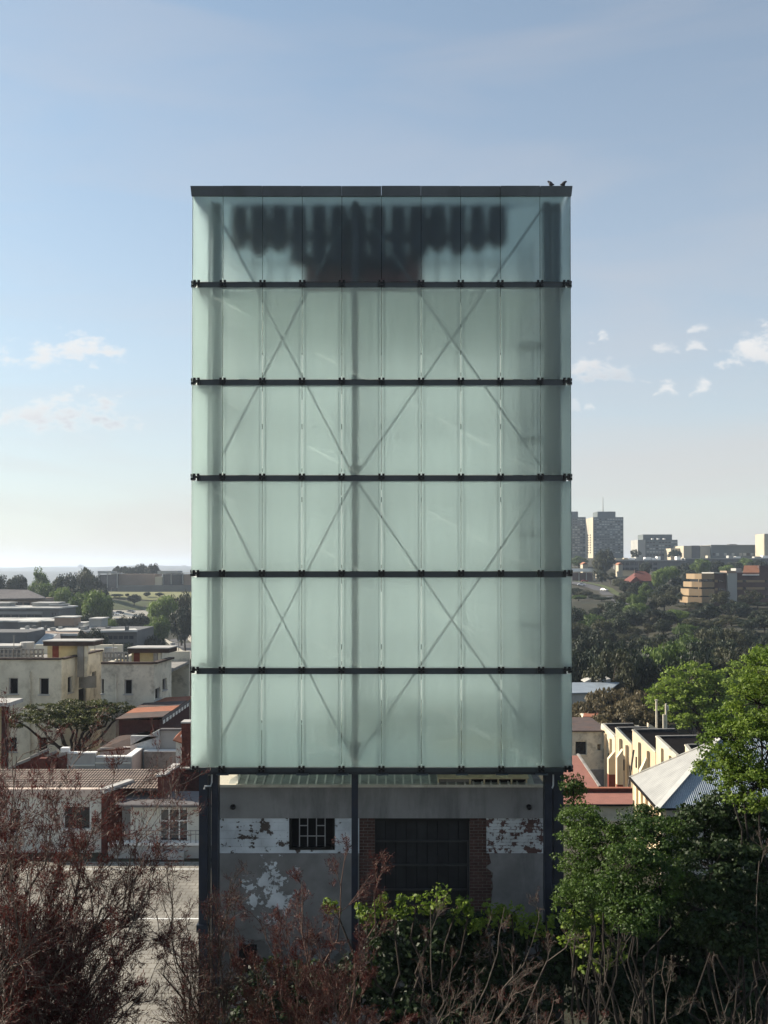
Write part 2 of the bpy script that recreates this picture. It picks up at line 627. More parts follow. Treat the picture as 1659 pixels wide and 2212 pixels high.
pm('tyre', (.012, .012, .012), .9, .1, 3)
pm('bark_black', (.018, .015, .013), .95, .3, 6)
pm('bark_dark', (.040, .031, .025), .95, .35, 6, .7, 30)
pm('bark_grey', (.105, .083, .068), .9, .45, 5, .6, 40)
pm('bark_pale', (.085, .071, .059), .9, .45, 4, .5, 40)
pm('bark_red', (.10, .062, .05), .9, .4, 5, .5, 40)
pm('pole_pale', (.55, .50, .40), .8, .1, 2)
leaf_mat('leaf_bright', (.07, .12, .016), (.22, .30, .045), .45)
leaf_mat('leaf_mid', (.018, .044, .010), (.072, .122, .022), .36)
leaf_mat('leaf_dark', (.010, .022, .009), (.032, .055, .016), .28)
leaf_mat('leaf_far_green', (.04, .075, .018), (.14, .20, .045), .35, .15)
leaf_mat('leaf_far_dark', (.008, .015, .008), (.026, .040, .018), .22, .12)
leaf_mat('leaf_far_olive', (.024, .028, .014), (.062, .066, .030), .25, .12)
leaf_mat('leaf_acacia', (.050, .060, .022), (.15, .16, .055), .3, .6)
leaf_mat('leaf_acacia_brown', (.060, .050, .030), (.14, .115, .06), .3, .4)
leaf_mat('leaf_rust', (.036, .009, .009), (.12, .028, .023), .35, .9)
leaf_mat('leaf_rust_tan', (.10, .035, .018), (.28, .13, .07), .3, .9)
leaf_mat('bounce_floor_sheet', (.72, .80, .82), (.80, .87, .89), .5)  # for the sheet added to brighten the glass box from below
leaf_mat('roof_light', (.42, .50, .54), (.52, .60, .64), .5)
glass_mat('frosted_glass', (.915, 1.0, .995), .36, .27)
glass_mat('frosted_glass_back', (.95, 1.0, .985), .45, .78, .05)
glass_mat('frosted_glass_side', (.94, .99, .985), .4, .5, .08)
glass_mat('frosted_glass_top', (.90, .978, .99), .39, .05, .012)


def stripes_mat(name, c1, c2, scale, axis='X', rough=.55, metal=.1, bump=.6, dirt=None):
    """corrugated or tiled sheet too fine to build rib by rib from here"""
    mt = bpy.data.materials.new(name)
    mt.use_nodes = True
    nt = mt.node_tree
    N, L = nt.nodes, nt.links
    b = N['Principled BSDF']
    b.inputs['Roughness'].default_value = rough
    b.inputs['Metallic'].default_value = metal
    geo = N.new('ShaderNodeNewGeometry')
    w = N.new('ShaderNodeTexWave')
    w.bands_direction = axis
    w.inputs['Scale'].default_value = scale
    w.inputs['Distortion'].default_value = .15
    L.new(geo.outputs['Position'], w.inputs['Vector'])
    n = N.new('ShaderNodeTexNoise')
    n.inputs['Scale'].default_value = 1.3
    n.inputs['Detail'].default_value = 6
    L.new(geo.outputs['Position'], n.inputs['Vector'])
    mx = N.new('ShaderNodeMix')
    mx.data_type = 'RGBA'
    mx.inputs[6].default_value = (*c1, 1)
    mx.inputs[7].default_value = (*c2, 1)
    mr = N.new('ShaderNodeMapRange')
    mr.inputs[1].default_value = .3
    mr.inputs[2].default_value = .7
    L.new(n.outputs['Fac'], mr.inputs[0])
    L.new(mr.outputs[0], mx.inputs['Factor'])
    L.new(mx.outputs[2], b.inputs['Base Color'])
    bp = N.new('ShaderNodeBump')
    bp.inputs['Strength'].default_value = bump
    bp.inputs['Distance'].default_value = .05
    L.new(w.outputs['Fac'], bp.inputs['Height'])
    L.new(bp.outputs[0], b.inputs['Normal'])
    MATS[name] = mt


stripes_mat('tile_roof', (.115, .088, .075), (.21, .16, .13), 1.9, 'X', .85, 0, 1.0)
stripes_mat('fine_sheet', (.25, .25, .24), (.33, .33, .315), 1.2, 'Y', .5, .1, .35)


def paving_mat():
    mt = bpy.data.materials.new('paving')
    mt.use_nodes = True
    nt = mt.node_tree
    N, L = nt.nodes, nt.links
    b = N['Principled BSDF']
    b.inputs['Roughness'].default_value = .9
    geo = N.new('ShaderNodeNewGeometry')
    br = N.new('ShaderNodeTexBrick')
    br.inputs['Scale'].default_value = 1.0
    br.inputs['Brick Width'].default_value = .44
    br.inputs['Row Height'].default_value = .44
    br.inputs['Mortar Size'].default_value = .03
    br.inputs['Color1'].default_value = (.185, .172, .15, 1)
    br.inputs['Color2'].default_value = (.235, .22, .19, 1)
    br.inputs['Mortar'].default_value = (.13, .115, .09, 1)
    L.new(geo.outputs['Position'], br.inputs['Vector'])
    n = N.new('ShaderNodeTexNoise')
    n.inputs['Scale'].default_value = .35
    n.inputs['Detail'].default_value = 7
    L.new(geo.outputs['Position'], n.inputs['Vector'])
    mr = N.new('ShaderNodeMapRange')
    mr.inputs[1].default_value = .3
    mr.inputs[2].default_value = .7
    mr.inputs[3].default_value = .65
    mr.inputs[4].default_value = 1.25
    L.new(n.outputs['Fac'], mr.inputs[0])
    vm = N.new('ShaderNodeVectorMath')
    vm.operation = 'SCALE'
    L.new(br.outputs['Color'], vm.inputs[0])
    L.new(mr.outputs[0], vm.inputs['Scale'])
    L.new(vm.outputs[0], b.inputs['Base Color'])
    MATS['paving'] = mt


paving_mat()


def peel_mat(name, top, under, thr, scale, seed, patch=None, course=0., bw=.23, bh=.083):
    """limewash flaking off: `top` remains where the noise is high"""
    mt = bpy.data.materials.new(name)
    mt.use_nodes = True
    nt = mt.node_tree
    N, L = nt.nodes, nt.links
    b = N['Principled BSDF']
    b.inputs['Roughness'].default_value = .9
    geo = N.new('ShaderNodeNewGeometry')
    mp = N.new('ShaderNodeMapping')
    mp.inputs['Location'].default_value = (seed, seed * .37, seed * .71)
    L.new(geo.outputs['Position'], mp.inputs[0])
    n = N.new('ShaderNodeTexNoise')
    n.inputs['Scale'].default_value = scale
    n.inputs['Detail'].default_value = 9
    n.inputs['Roughness'].default_value = .68
    L.new(mp.outputs[0], n.inputs['Vector'])
    fac = n.outputs['Fac']
    if patch:      # keep the paint only round a centre
        d = N.new('ShaderNodeVectorMath')
        d.operation = 'DISTANCE'
        d.inputs[1].default_value = patch[0]
        L.new(geo.outputs['Position'], d.inputs[0])
        mm = N.new('ShaderNodeMath')
        mm.operation = 'MULTIPLY_ADD'
        mm.inputs[1].default_value = -.32 / patch[1]
        L.new(d.outputs['Value'], mm.inputs[0])
        L.new(fac, mm.inputs[2])
        fac = mm.outputs[0]
    sp = N.new('ShaderNodeSeparateXYZ')
    L.new(geo.outputs['Position'], sp.inputs[0])
    cb = N.new('ShaderNodeCombineXYZ')
    L.new(sp.outputs['X'], cb.inputs[0])
    L.new(sp.outputs['Z'], cb.inputs[1])
    bt = N.new('ShaderNodeTexBrick')
    bt.inputs['Scale'].default_value = 1.0
    bt.inputs['Brick Width'].default_value = bw
    bt.inputs['Row Height'].default_value = bh
    bt.inputs['Mortar Size'].default_value = .008
    bt.inputs['Mortar Smooth'].default_value = .6
    bt.inputs['Color1'].default_value = (.15, .15, .15, 1)
    bt.inputs['Color2'].default_value = (.85, .85, .85, 1)
    bt.inputs['Mortar'].default_value = (.0, .0, .0, 1)
    L.new(cb.outputs[0], bt.inputs['Vector'])
    if course:
        cm = N.new('ShaderNodeMath')
        cm.operation = 'MULTIPLY_ADD'
        cm.inputs[1].default_value = course
        L.new(bt.outputs['Color'], cm.inputs[0])
        L.new(fac, cm.inputs[2])
        fac = cm.outputs[0]
    mr = N.new('ShaderNodeMapRange')
    mr.inputs[1].default_value = thr
    mr.inputs[2].default_value = thr + .012
    L.new(fac, mr.inputs[0])
    n2 = N.new('ShaderNodeTexNoise')
    n2.inputs['Scale'].default_value = 2.2
    n2.inputs['Detail'].default_value = 7
    L.new(mp.outputs[0], n2.inputs['Vector'])
    r2 = N.new('ShaderNodeMapRange')
    r2.inputs[1].default_value = .3
    r2.inputs[2].default_value = .7
    r2.inputs[3].default_value = .72
    r2.inputs[4].default_value = 1.12
    L.new(n2.outputs['Fac'], r2.inputs[0])
    mx = N.new('ShaderNodeMix')
    mx.data_type = 'RGBA'
    mx.inputs[6].default_value = (*under, 1)
    mx.inputs[7].default_value = (*top, 1)
    L.new(mr.outputs[0], mx.inputs['Factor'])
    vm = N.new('ShaderNodeVectorMath')
    vm.operation = 'SCALE'
    L.new(mx.outputs[2], vm.inputs[0])
    L.new(r2.outputs[0], vm.inputs['Scale'])
    L.new(vm.outputs[0], b.inputs['Base Color'])
    bp = N.new('ShaderNodeBump')
    bp.inputs['Distance'].default_value = .012
    bp.inputs['Strength'].default_value = .9
    hs = N.new('ShaderNodeMath')
    hs.operation = 'MULTIPLY_ADD'
    hs.inputs[1].default_value = -.55 if course else -.0
    L.new(bt.outputs['Fac'], hs.inputs[0])
    L.new(mr.outputs[0], hs.inputs[2])
    L.new(hs.outputs[0], bp.inputs['Height'])
    L.new(bp.outputs[0], b.inputs['Normal'])
    MATS[name] = mt


# ------------------------------------------------------------------ terrain
CTRL = []
for d_ in (-80, 5, 20, 40, 56):
    for u_ in (-400, 200, 830, 1300, 2100):
        CTRL.append((u_, max(d_, 3), 0.0))
CTRL += [(-300, 75, 0), (200, 75, 0), (600, 75, -.5), (830, 75, -1), (1250, 75, -5), (1450, 70, -4), (2000, 75, -4),
         (-300, 102, -1), (300, 102, -1), (830, 105, -4), (1300, 104, -8), (1600, 104, -8), (2100, 104, -8),
         (0, 150, -4), (380, 150, -6), (830, 150, -9), (1300, 150, -13), (1650, 150, -13),
         (0, 230, -6), (380, 240, -10), (830, 230, -13), (1300, 220, -13), (1650, 220, -13),
         (0, 300, -3), (220, 300, -9), (373, 350, -13.5), (700, 350, -14), (1280, 330, -8), (1550, 340, -5), (1800, 340, -5),
         (0, 400, 0), (220, 420, -6), (390, 460, -9), (1260, 450, 1), (1400, 450, 1), (1600, 400, .5), (1900, 420, 1),
         (0, 600, 2), (230, 600, 1), (400, 600, 1), (800, 650, 0), (1270, 600, 7), (1450, 600, 9), (1700, 600, 10),
         (0, 800, 0), (400, 800, 0), (830, 850, 8), (1270, 780, 19), (1450, 780, 18), (1700, 780, 16),
         (1270, 900, 25), (1450, 900, 25), (1700, 900, 22), (0, 1000, -6), (400, 1000, -6),
         (0, 1500, -25), (830, 1500, -8), (1450, 1300, 20), (1900, 1300, 18), (0, 2600, -40), (830, 2600, -20), (1500, 2600, -10),
         (0, 5000, 2), (830, 5000, 4), (1600, 5000, 0), (0, 9000, 30), (830, 9000, 32), (1700, 9000, 30), (400, 7000, 29),
         (100, 7000, 22), (1500, 7000, 20)]
_ca = np.array([((u - 829.5) / F * 2.2, math.log(d), z) for u, d, z in CTRL])


def terrain(x, y):
    x = np.atleast_1d(np.asarray(x, float))
    y = np.atleast_1d(np.asarray(y, float))
    yy = np.maximum(y, 3.0)
    a = np.clip(x / yy, -.55, .7) * 2.2
    ly = np.log(yy)
    d2 = (a[:, None] - _ca[None, :, 0]) ** 2 + (ly[:, None] - _ca[None, :, 1]) ** 2 + 1e-4
    w = d2 ** -2.2
    z = (w * _ca[None, :, 2]).sum(1) / w.sum(1)
    amp = np.clip((yy - 2500) / 4000, 0, 1)
    z = z + amp * (5 * np.sin(x / 310 + yy / 900) + 4 * np.sin(x / 123 + 1.7 + yy / 500) + 2 * np.sin(x / 57 + 4))
    k = np.clip((62 - yy) / 6, 0, 1)
    return z * (1 - k)


def tz(x, y):
    return float(terrain(x, y)[0])


def hit(u, v, d0=40., d1=4000.):
    ds = np.exp(np.linspace(math.log(d0), math.log(d1), 900))
    p = [P(u, v, float(d)) for d in ds]
    z = terrain([q.x for q in p], ds)
    for q, h in zip(p, z):
        if q.z <= h:
            return Vector((q.x, q.y, float(h)))
    return p[-1]


def make_terrain():
    ys = np.concatenate([np.linspace(-70, 62, 12), np.exp(np.linspace(math.log(64), math.log(9500), 110))])
    ts = np.linspace(-1, 1, 90)
    V, Fc = [], []
    for y in ys:
        half = max(150., .75 * abs(y) + 100)
        xs = ts * half
        zs = terrain(xs, np.full_like(xs, y))
        for x, z in zip(xs, zs):
            V.append((x, y, z))
    n = len(ts)
    for j in range(len(ys) - 1):
        for i in range(n - 1):
            Fc.append((j * n + i, j * n + i + 1, (j + 1) * n + i + 1, (j + 1) * n + i))
    b = MB()
    b.v, b.f = V, Fc
    mt = pm('ground_earth', (.036, .034, .020), .95, .35, .05, dirt=(.015, .02, .010), dirt_amt=.8, dirt_scale=.03)
    struct(b.build('ground', mt, smooth=True))


make_terrain()


def drape(name, left, right, mat, lift, kind=True, sub=6):
    """sheet on the terrain between two polylines of ground points"""
    b = MB()
    k = 4
    rows = []

    def dens(pl):
        out = []
        for i in range(len(pl) - 1):
            for s in range(sub):
                out.append(pl[i].lerp(pl[i + 1], s / sub))
        out.append(pl[-1])
        return out
    A, B = dens(left), dens(right)
    vs = []
    for p, q in zip(A, B):
        for i in range(k + 1):
            m_ = p.lerp(q, i / k)
            vs.append((m_.x, m_.y, tz(m_.x, m_.y) + lift))
    fs = []
    for j in range(len(A) - 1):
        for i in range(k):
            a = j * (k + 1) + i
            fs.append((a, a + 1, a + k + 2, a + k + 1))
    b.add(vs, fs)
    o = b.build(name, mat)
    if kind:
        struct(o)
    return o


# near paved yard
yb = MB()
yb.add([(-32, 27, .02), (-2, 27, .02), (-2, 50.9, .02), (-32, 50.9, .02)], [(0, 1, 2, 3)])
struct(yb.build('paved_yard', 'paving'))
for yl in (31.4, 42.6, 49.6):
    lb = MB().add([(-26, yl, .026), (-8.2, yl, .026), (-8.2, yl + .11, .026), (-26, yl + .11, .026)], [(0, 1, 2, 3)])
    struct(lb.build('yard_line', 'white_paint'))

# left road: curves down past the cream flats
rl = [hit(u, v, 120) for u, v in ((418, 1440), (398, 1408), (372, 1388), (348, 1372), (330, 1360))]
rr = [hit(u, v, 120) for u, v in ((470, 1440), (428, 1400), (398, 1374), (372, 1356), (345, 1346))]
drape('road', rl, rr, 'asphalt', .12)
o_ = [p + Vector((-2.2, 0, 0)) for p in rl]
drape('road_kerb', o_, [p + Vector((-.2, 0, 0)) for p in rl], 'kerb_pale', .22)
drape('road_kerb', [p + Vector((.2, 0, 0)) for p in rr], [p + Vector((3.2, 0, 0)) for p in rr], 'kerb_pale', .22)
# lawns below the far museum
drape('lawn', [hit(u, v, 300) for u, v in ((222, 1292), (228, 1284), (232, 1279))],
      [hit(u, v, 300) for u, v in ((420, 1292), (420, 1284), (420, 1278))], 'lawn', .25)
drape('grass_bank', [hit(u, v, 300) for u, v in ((236, 1318), (240, 1308), (236, 1298))],
      [hit(u, v, 300) for u, v in ((332, 1318), (340, 1308), (344, 1298))], 'lawn_dark', .3)
drape('dry_verge', [hit(u, v, 200) for u, v in ((330, 1352), (318, 1336), (306, 1322))],
      [hit(u, v, 200) for u, v in ((440, 1350), (440, 1336), (440, 1322))], 'dry_grass', .2)
drape('car_park', [hit(u, v, 250) for u, v in ((236, 1340), (240, 1330), (244, 1320))],
      [hit(u, v, 250) for u, v in ((306, 1340), (318, 1330), (326, 1320))], 'kerb_pale', .35)
# right road climbing to the towers
ra = [hit(u, v, 200) for u, v in ((1330, 1306), (1312, 1290), (1292, 1278), (1262, 1268), (1232, 1262))]
rb = [hit(u, v, 200) for u, v in ((1362, 1306), (1334, 1288), (1306, 1273), (1268, 1262), (1232, 1255))]
drape('road', ra, rb, 'asphalt', .15)
drape('road_kerb', [p + Vector((.3, 0, 0)) for p in rb], [p + Vector((4.5, 0, 0)) for p in rb], 'lawn_dark', .3)

# ------------------------------------------------------------------ the glass tower
DF = 24.0
TX0, TX1 = X(480, DF), X(1168, DF)
RC = .775
BY0, BY1 = DF, DF + 7.6
ROWV = [423, 612, 823, 1030, 1238, 1447, 1661]
ROWZ = [Z(v, DF) for v in ROWV]
NP = 8
PW = (TX1 - TX0) / NP
tower = thing('glass_tower', 'tall glass clad tower of frosted green panes on dark steel columns', 'building', (0, DF + 3.8, 0))
GAP = .0075
TH = .02
RAILH = .05


NS = 8
SX0, SX1 = TX0 - RC, TX1 + RC
SW = (BY1 - BY0) / NS
for r in range(6):
    z1, z0 = ROWZ[r] - (0.0 if r == 0 else .105), ROWZ[r + 1] + .045
    mt = 'frosted_glass_top' if r == 0 else 'frosted_glass'
    edges = [SX0 + .004] + [TX0 + i * PW for i in range(NP + 1)] + [SX1 - .004]
    for i in range(NP + 2):
        xa, xb = edges[i] + GAP * (i > 0), edges[i + 1] - GAP * (i < NP + 1)
        nm = 'corner_pane' if i in (0, NP + 1) else 'glass_pane'
        bx(nm, xa, xb, BY0, BY0 + TH, z0, z1, mt, tower)
        bx(nm, edges[i] + .001, edges[i + 1] - .001, BY1 - TH, BY1, z0 - .07, z1 + .03, 'frosted_glass_back', tower)
    for i in range(NS):
        ya, yb_ = BY0 + i * SW + (.001 if i else TH + .004), BY0 + (i + 1) * SW - (.001 if i < NS - 1 else TH + .002)
        bx('side_pane', SX0, SX0 + TH, ya, yb_, z0 - .07, z1 + .03, 'frosted_glass_side', tower)
        bx('side_pane', SX1 - TH, SX1, ya, yb_, z0 - .07, z1 + .03, 'frosted_glass_side', tower)

# rails behind each joint, clamps in front
CM = {}


def clamp(x, y, z, ax):
    if 'm' not in CM:
        b = MB()
        for sx in (-1, 1):
            for sz in (-1, 1):
                b.box(sx * .062 - .036, sx * .062 + .036, -.04, .06, sz * .052 - .04, sz * .052 + .04)
        b.box(-.03, .03, -.025, .12, -.03, .03)
        b.box(-.1, .1, .02, .05, -.012, .012)
        me = bpy.data.meshes.new('clamp')
        me.from_pydata(b.v, [], b.f)
        me.materials.append(MATS['clamp_black'])
        CM['m'] = me
    o = bpy.data.objects.new('clamp', CM['m'])
    COL.objects.link(o)
    o.parent = tower
    o.location = Vector((x, y, z)) - wloc(tower)
    o.rotation_euler = (0, 0, ax)
    o.scale = (.8, .8, .85)
    return o


for r in range(1, 7):
    z = ROWZ[r]
    zz = z - (.035 if r < 6 else .03)
    dz = .078 if r < 6 else .05
    for (ya, yb_) in ((BY0 + .035, BY0 + .16), (BY1 - .16, BY1 - .035)):
        bx('rail', SX0 + .13, SX1 - .13, ya, yb_, zz - dz, zz + dz, 'steel_rail', tower)
    bx('rail', SX0 + .13, SX0 + .25, BY0 + .17, BY1 - .17, zz - dz, zz + dz, 'steel_rail', tower)
    bx('rail', SX1 - .25, SX1 - .13, BY0 + .17, BY1 - .17, zz - dz, zz + dz, 'steel_rail', tower)
    for i in range(NP + 1):
        clamp(TX0 + i * PW, BY0, z, 0)
    for i in range(1, NS):
        clamp(SX0, BY0 + i * SW, z, -math.pi / 2)
        clamp(SX1, BY0 + i * SW, z, math.pi / 2)
    for sx in (SX0 + .12, SX1 - .12):
        clamp(sx, BY0, z, 0)
    for sx, ang in ((SX0, -math.pi / 2), (SX1, math.pi / 2)):
        clamp(sx, BY0 + .12, z, ang)

# slim edge channels inside each pane joint
for i in range(NP + 1):
    for s in (-1, 1):
        if (i == 0 and s < 0) or (i == NP and s > 0):
            continue
        x = TX0 + i * PW + s * .075
        bx('edge_channel', x - .004, x + .004, BY0 + .025, BY0 + .04, ROWZ[6] + .08, ROWZ[1] - .1, 'column_grey', tower)

for i in range(NP + 1):
    x = TX0 + i * PW
    for r in range(6):
        z1, z0 = ROWZ[r] - .01, ROWZ[r + 1] + .12
        h_ = z1 - z0
        k_ = (i * 7 + r * 3) % 5
        if r == 0:
            parts = [(.0, 1.)]
        elif r == 5:
            parts = [(0, .3 + .03 * k_), (.9, 1.)]
        else:
            parts = [(0, 1.)] if k_ in (1, 4) else [(0, .04), (.8 + .03 * k_, 1.)]
        if i in (0, NP):
            parts = [(0., 1.)]
        for (fa, fb_) in parts:
            bx('joint_seal', x - .0045, x + .0045, BY0 + .004, BY0 + .016, z0 + h_ * fa, z0 + h_ * fb_, 'clamp_black', tower)

# parapet flashing in short lengths with a flared top
zp0, zp1 = ROWZ[0] - .02, Z(404, DF)
NF = 8


def flash(path, name='flashing'):
    """flared upstand swept along (x, y, nx, ny) stations"""
    prof = [(-.02, zp0), (.03, zp0), (.075, zp1), (-.10, zp1), (-.12, zp0 + .05)]
    n = len(prof)
    vs, fs = [], []
    for (x, y, nx, ny) in path:
        for (o_, z) in prof:
            vs.append((x + nx * o_, y + ny * o_, z))
    for i in range(len(path) - 1):
        for k in range(n):
            fs.append((i * n + k, (i + 1) * n + k, (i + 1) * n + (k + 1) % n, i * n + (k + 1) % n))
    fs += [tuple(range(n)), tuple(range(n * len(path) - n, n * len(path)))[::-1]]
    MB().add(vs, fs).build(name, 'flashing', tower)


for k in range(NF):
    a, c = TX0 + (TX1 - TX0) * k / NF, TX0 + (TX1 - TX0) * (k + 1) / NF - .008
    jit = ((k * 37) % 7 - 3) * .003
    flash([(a, BY0 + jit, 0, -1), (c, BY0 + jit, 0, -1)])
    flash([(c, BY1, 0, 1), (a, BY1, 0, 1)])
# mitred corner lengths
for (x0_, x1_, sg) in ((TX0, SX0, -1), (TX1, SX1, 1)):
    for (y_, ny) in ((BY0, -1), (BY1, 1)):
        prof = [(.0, zp0), (.03, zp0), (.075, zp1), (-.10, zp1), (-.12, zp0 + .05)]
        vs = [(x0_ + sg * .006, y_ + ny * o_, z) for o_, z in prof] + [(x1_ + sg * o_ * .45, y_ + ny * o_, z) for o_, z in prof]
        fs = [(i, 5 + i, 5 + (i + 1) % 5, (i + 1) % 5) for i in range(5)] + [(0, 1, 2, 3, 4), (9, 8, 7, 6, 5)]
        MB().add(vs, fs).build('corner_flashing', 'flashing', tower)
flash([(SX0 - .01, BY1 - .14, -.45, 0), (SX0 - .01, BY0 + .14, -.45, 0)])
flash([(SX1 + .01, BY0 + .14, .45, 0), (SX1 + .01, BY1 - .14, .45, 0)])
bx('roof_deck', SX0 + .12, SX1 - .12, BY0 + .13, BY1 - .13, zp0 + .05, zp0 + .09, 'roof_light', tower)

# structure behind the glass: columns, braces, service deck
zb = ROWZ[6] - .12
CY0 = BY0 + .30
colx = [X(443, CY0 + .1), X(766.5, CY0 + .1), X(1196, CY0 + .1)]
lowz = 0.0
# corner columns: paired H sections
for (ua, ub, uc, ud, tp) in ((431, 450, 457, 471, zb + .1), (1176, 1192, 1195, 1217, zb + .1)):
    bx('column', X(ua, CY0), X(ub, CY0), CY0, CY0 + .3, lowz, tp, 'steel_navy', tower)
    bx('column', X(uc, CY0), X(ud, CY0), CY0 + .06, CY0 + .36, lowz, tp, 'steel_navy', tower)
bx('upper_column', X(1176, CY0), X(1191, CY0), CY0, CY0 + .3, zb + .11, ROWZ[0] - .05, 'column_slate', tower)
bx('upper_column', X(1195, CY0), X(1214, CY0), CY0 + .06, CY0 + .36, zb + .11, ROWZ[0] - .05, 'column_slate', tower)
bx('upper_column', X(456, CY0), X(474, CY0), CY0 + .04, CY0 + .3, zb + .11, ROWZ[0] - .05, 'column_grey', tower)
bx('upper_column', X(447, CY0), X(449, CY0), CY0 + .04, CY0 + .3, zb + .11, ROWZ[0] - .05, 'column_grey', tower)
bx('column', X(759.5, CY0), X(773.5, CY0), CY0 + .02, CY0 + .2, lowz, zb + .1, 'steel_navy', tower)
bx('upper_column', X(759.5, CY0), X(773.5, CY0), CY0 + .02, CY0 + .2, zb + .11, ROWZ[0] - .05, 'steel_navy', tower)
for xx in colx:
    bx('column', xx - .12, xx + .12, BY1 - .75, BY1 - .45, lowz, ROWZ[0] - .05, 'steel_navy', tower)
# splice plates where the columns step
bx('splice_plate', X(427, CY0), X(452, CY0), CY0 - .05, CY0 + .34, Z(2013, CY0), Z(1997, CY0), 'steel_navy', tower)
bx('splice_plate', X(1190, CY0), X(1221, CY0), CY0 - .04, CY0 + .36, Z(1926, CY0), Z(1912, CY0), 'steel_navy', tower)
zt1, zt2, zt3 = Z(425, DF), Z(1030, DF), Z(1650, DF)
for (xa, xb) in ((colx[0] + .15, colx[1]), (colx[1], colx[2] - .15)):
    for (za, zb_) in ((zt1, zt2), (zt2, zt3)):
        MB().bar((xa, CY0 - .06, za), (xb, CY0 - .06, zb_), .036, .036).build('brace', 'brace_steel', tower)
        MB().bar((xb, CY0 - .02, za), (xa, CY0 - .02, zb_), .036, .036).build('brace', 'brace_steel', tower)
for zn in (zt2, zt3 + .2):
    g_ = MB()
    w_ = .2
    g_.add([(colx[1] - w_, CY0 - .06, zn + .3), (colx[1] + w_, CY0 - .06, zn + .3), (colx[1] + .05, CY0 - .06, zn - .02), (colx[1] - .05, CY0 - .06, zn - .02),
            (colx[1] - w_, CY0 - .03, zn + .3), (colx[1] + w_, CY0 - .03, zn + .3), (colx[1] + .05, CY0 - .03, zn - .02), (colx[1] - .05, CY0 - .03, zn - .02)],
           [(0, 1, 2, 3), (7, 6, 5, 4), (0, 4, 5, 1), (1, 5, 6, 2), (2, 6, 7, 3), (3, 7, 4, 0)])
    g_.build('gusset_plate', 'steel_navy', tower)
# corrugated service deck under the top row
dz_ = ROWZ[1] - .13
dk = MB()
n_ = 150
xa, xb = TX0 - .1, TX1 + .1
vs, fs = [], []
for i in range(n_ + 1):
    x = xa + (xb - xa) * i / n_
    zc = dz_ + (.022 if (i // 2) % 2 else -.022)
    for y in (BY0 + .3, BY1 - .3):
        vs.append((x, y, zc))
        vs.append((x, y, zc + .02))
for i in range(n_):
    o, p = i * 4, i * 4 + 4
    fs += [(o, p, p + 2, o + 2), (o + 1, o + 3, p + 3, p + 1), (o, o + 1, p + 1, p), (o + 2, p + 2, p + 3, o + 3)]
dk.add(vs, fs)
dk.build('service_deck', 'deck_pale', tower)
# a bank of dark vessels standing on the deck, on a rust red plinth
tank = thing('vessel_bank', 'row of dark vessels over a rust red plinth blurred behind the top glass row', 'tank', (colx[1] + .3, DF + 1.6, dz_ + .02))
vd = DF + .9
for k in range(14):
    u_ = 516 + k * 43.0
    x_ = X(u_, vd)
    zl_ = Z((540, 552, 545, 575, 588, 580, 590, 582, 588, 560, 545, 552, 545, 535)[k], vd)
    zt_v = Z(430 + (k * 5) % 9, vd)
    rr = .222 + .012 * ((k * 3) % 4)
    MB().tube([(x_, vd, zl_), (x_, vd, zl_ + .15), (x_, vd, zt_v - .55), (x_, vd, zt_v - .3), (x_, vd, zt_v - .1), (x_, vd, zt_v + .02), (x_, vd, zt_v + .2)],
              [rr * .5, rr, rr * 1.02, rr * .92, rr * .72, rr * .3, rr * .12], 12).build('vessel', 'tank_dark', tank)
bx('plinth', X(652, vd), X(915, vd), vd + .3, vd + 1.4, dz_ + .03, Z(540, vd), 'tank_red', tank)
MB().tube([(X(506, vd), vd + .3, Z(506, vd)), (X(1092, vd), vd + .3, Z(506, vd))], .12, 10).build('header_pipe', 'tank_dark', tank)
MB().tube([(X(500, vd), vd + .3, Z(562, vd)), (X(1085, vd), vd + .3, Z(562, vd))], .035, 8).build('handrail', 'brace_steel', tank)
for u_ in (545, 580, 615, 945, 985, 1040, 1080):
    MB().tube([(X(u_, vd), vd + .3, dz_ + .02), (X(u_, vd), vd + .3, Z(545, vd))], .03, 6).build('stanchion', 'brace_steel', tank)
# grating platform and ladder by the right corner
lad = thing('service_ladder', 'dark access ladder and landings blurred inside the right end of the glass', 'ladder', (X(1150, DF + 1.2), DF + 1.2, zb))
lx0, lx1 = X(1128, DF + 1.1), X(1150, DF + 1.1)
for x_ in (lx0, lx1):
    bx('stile', x_ - .025, x_ + .025, DF + 1.1, DF + 1.15, zb + .05, ROWZ[1] + 1.4, 'brace_steel', lad)
for v_ in (745, 945, 1150, 1350):
    bx('landing', lx0 - .15, X(1175, DF + 1.1), DF + 1.0, DF + 1.7, Z(v_, DF + 1.1) - .05, Z(v_, DF + 1.1), 'deck_steel', lad)
k_ = zb + .3
while k_ < ROWZ[1] + 1.2:
    bx('rung', lx0 + .02, lx1 - .02, DF + 1.11, DF + 1.14, k_ - .015, k_ + .015, 'brace_steel', lad)
    k_ += .3
# pale translucent sheet added to bounce sunlight up behind the lower glass rows
bx('bounce_floor', SX0 + .2, SX1 - .2, BY0 + .32, BY1 - .32, zb + .07, zb + .1, 'bounce_floor_sheet', tower)
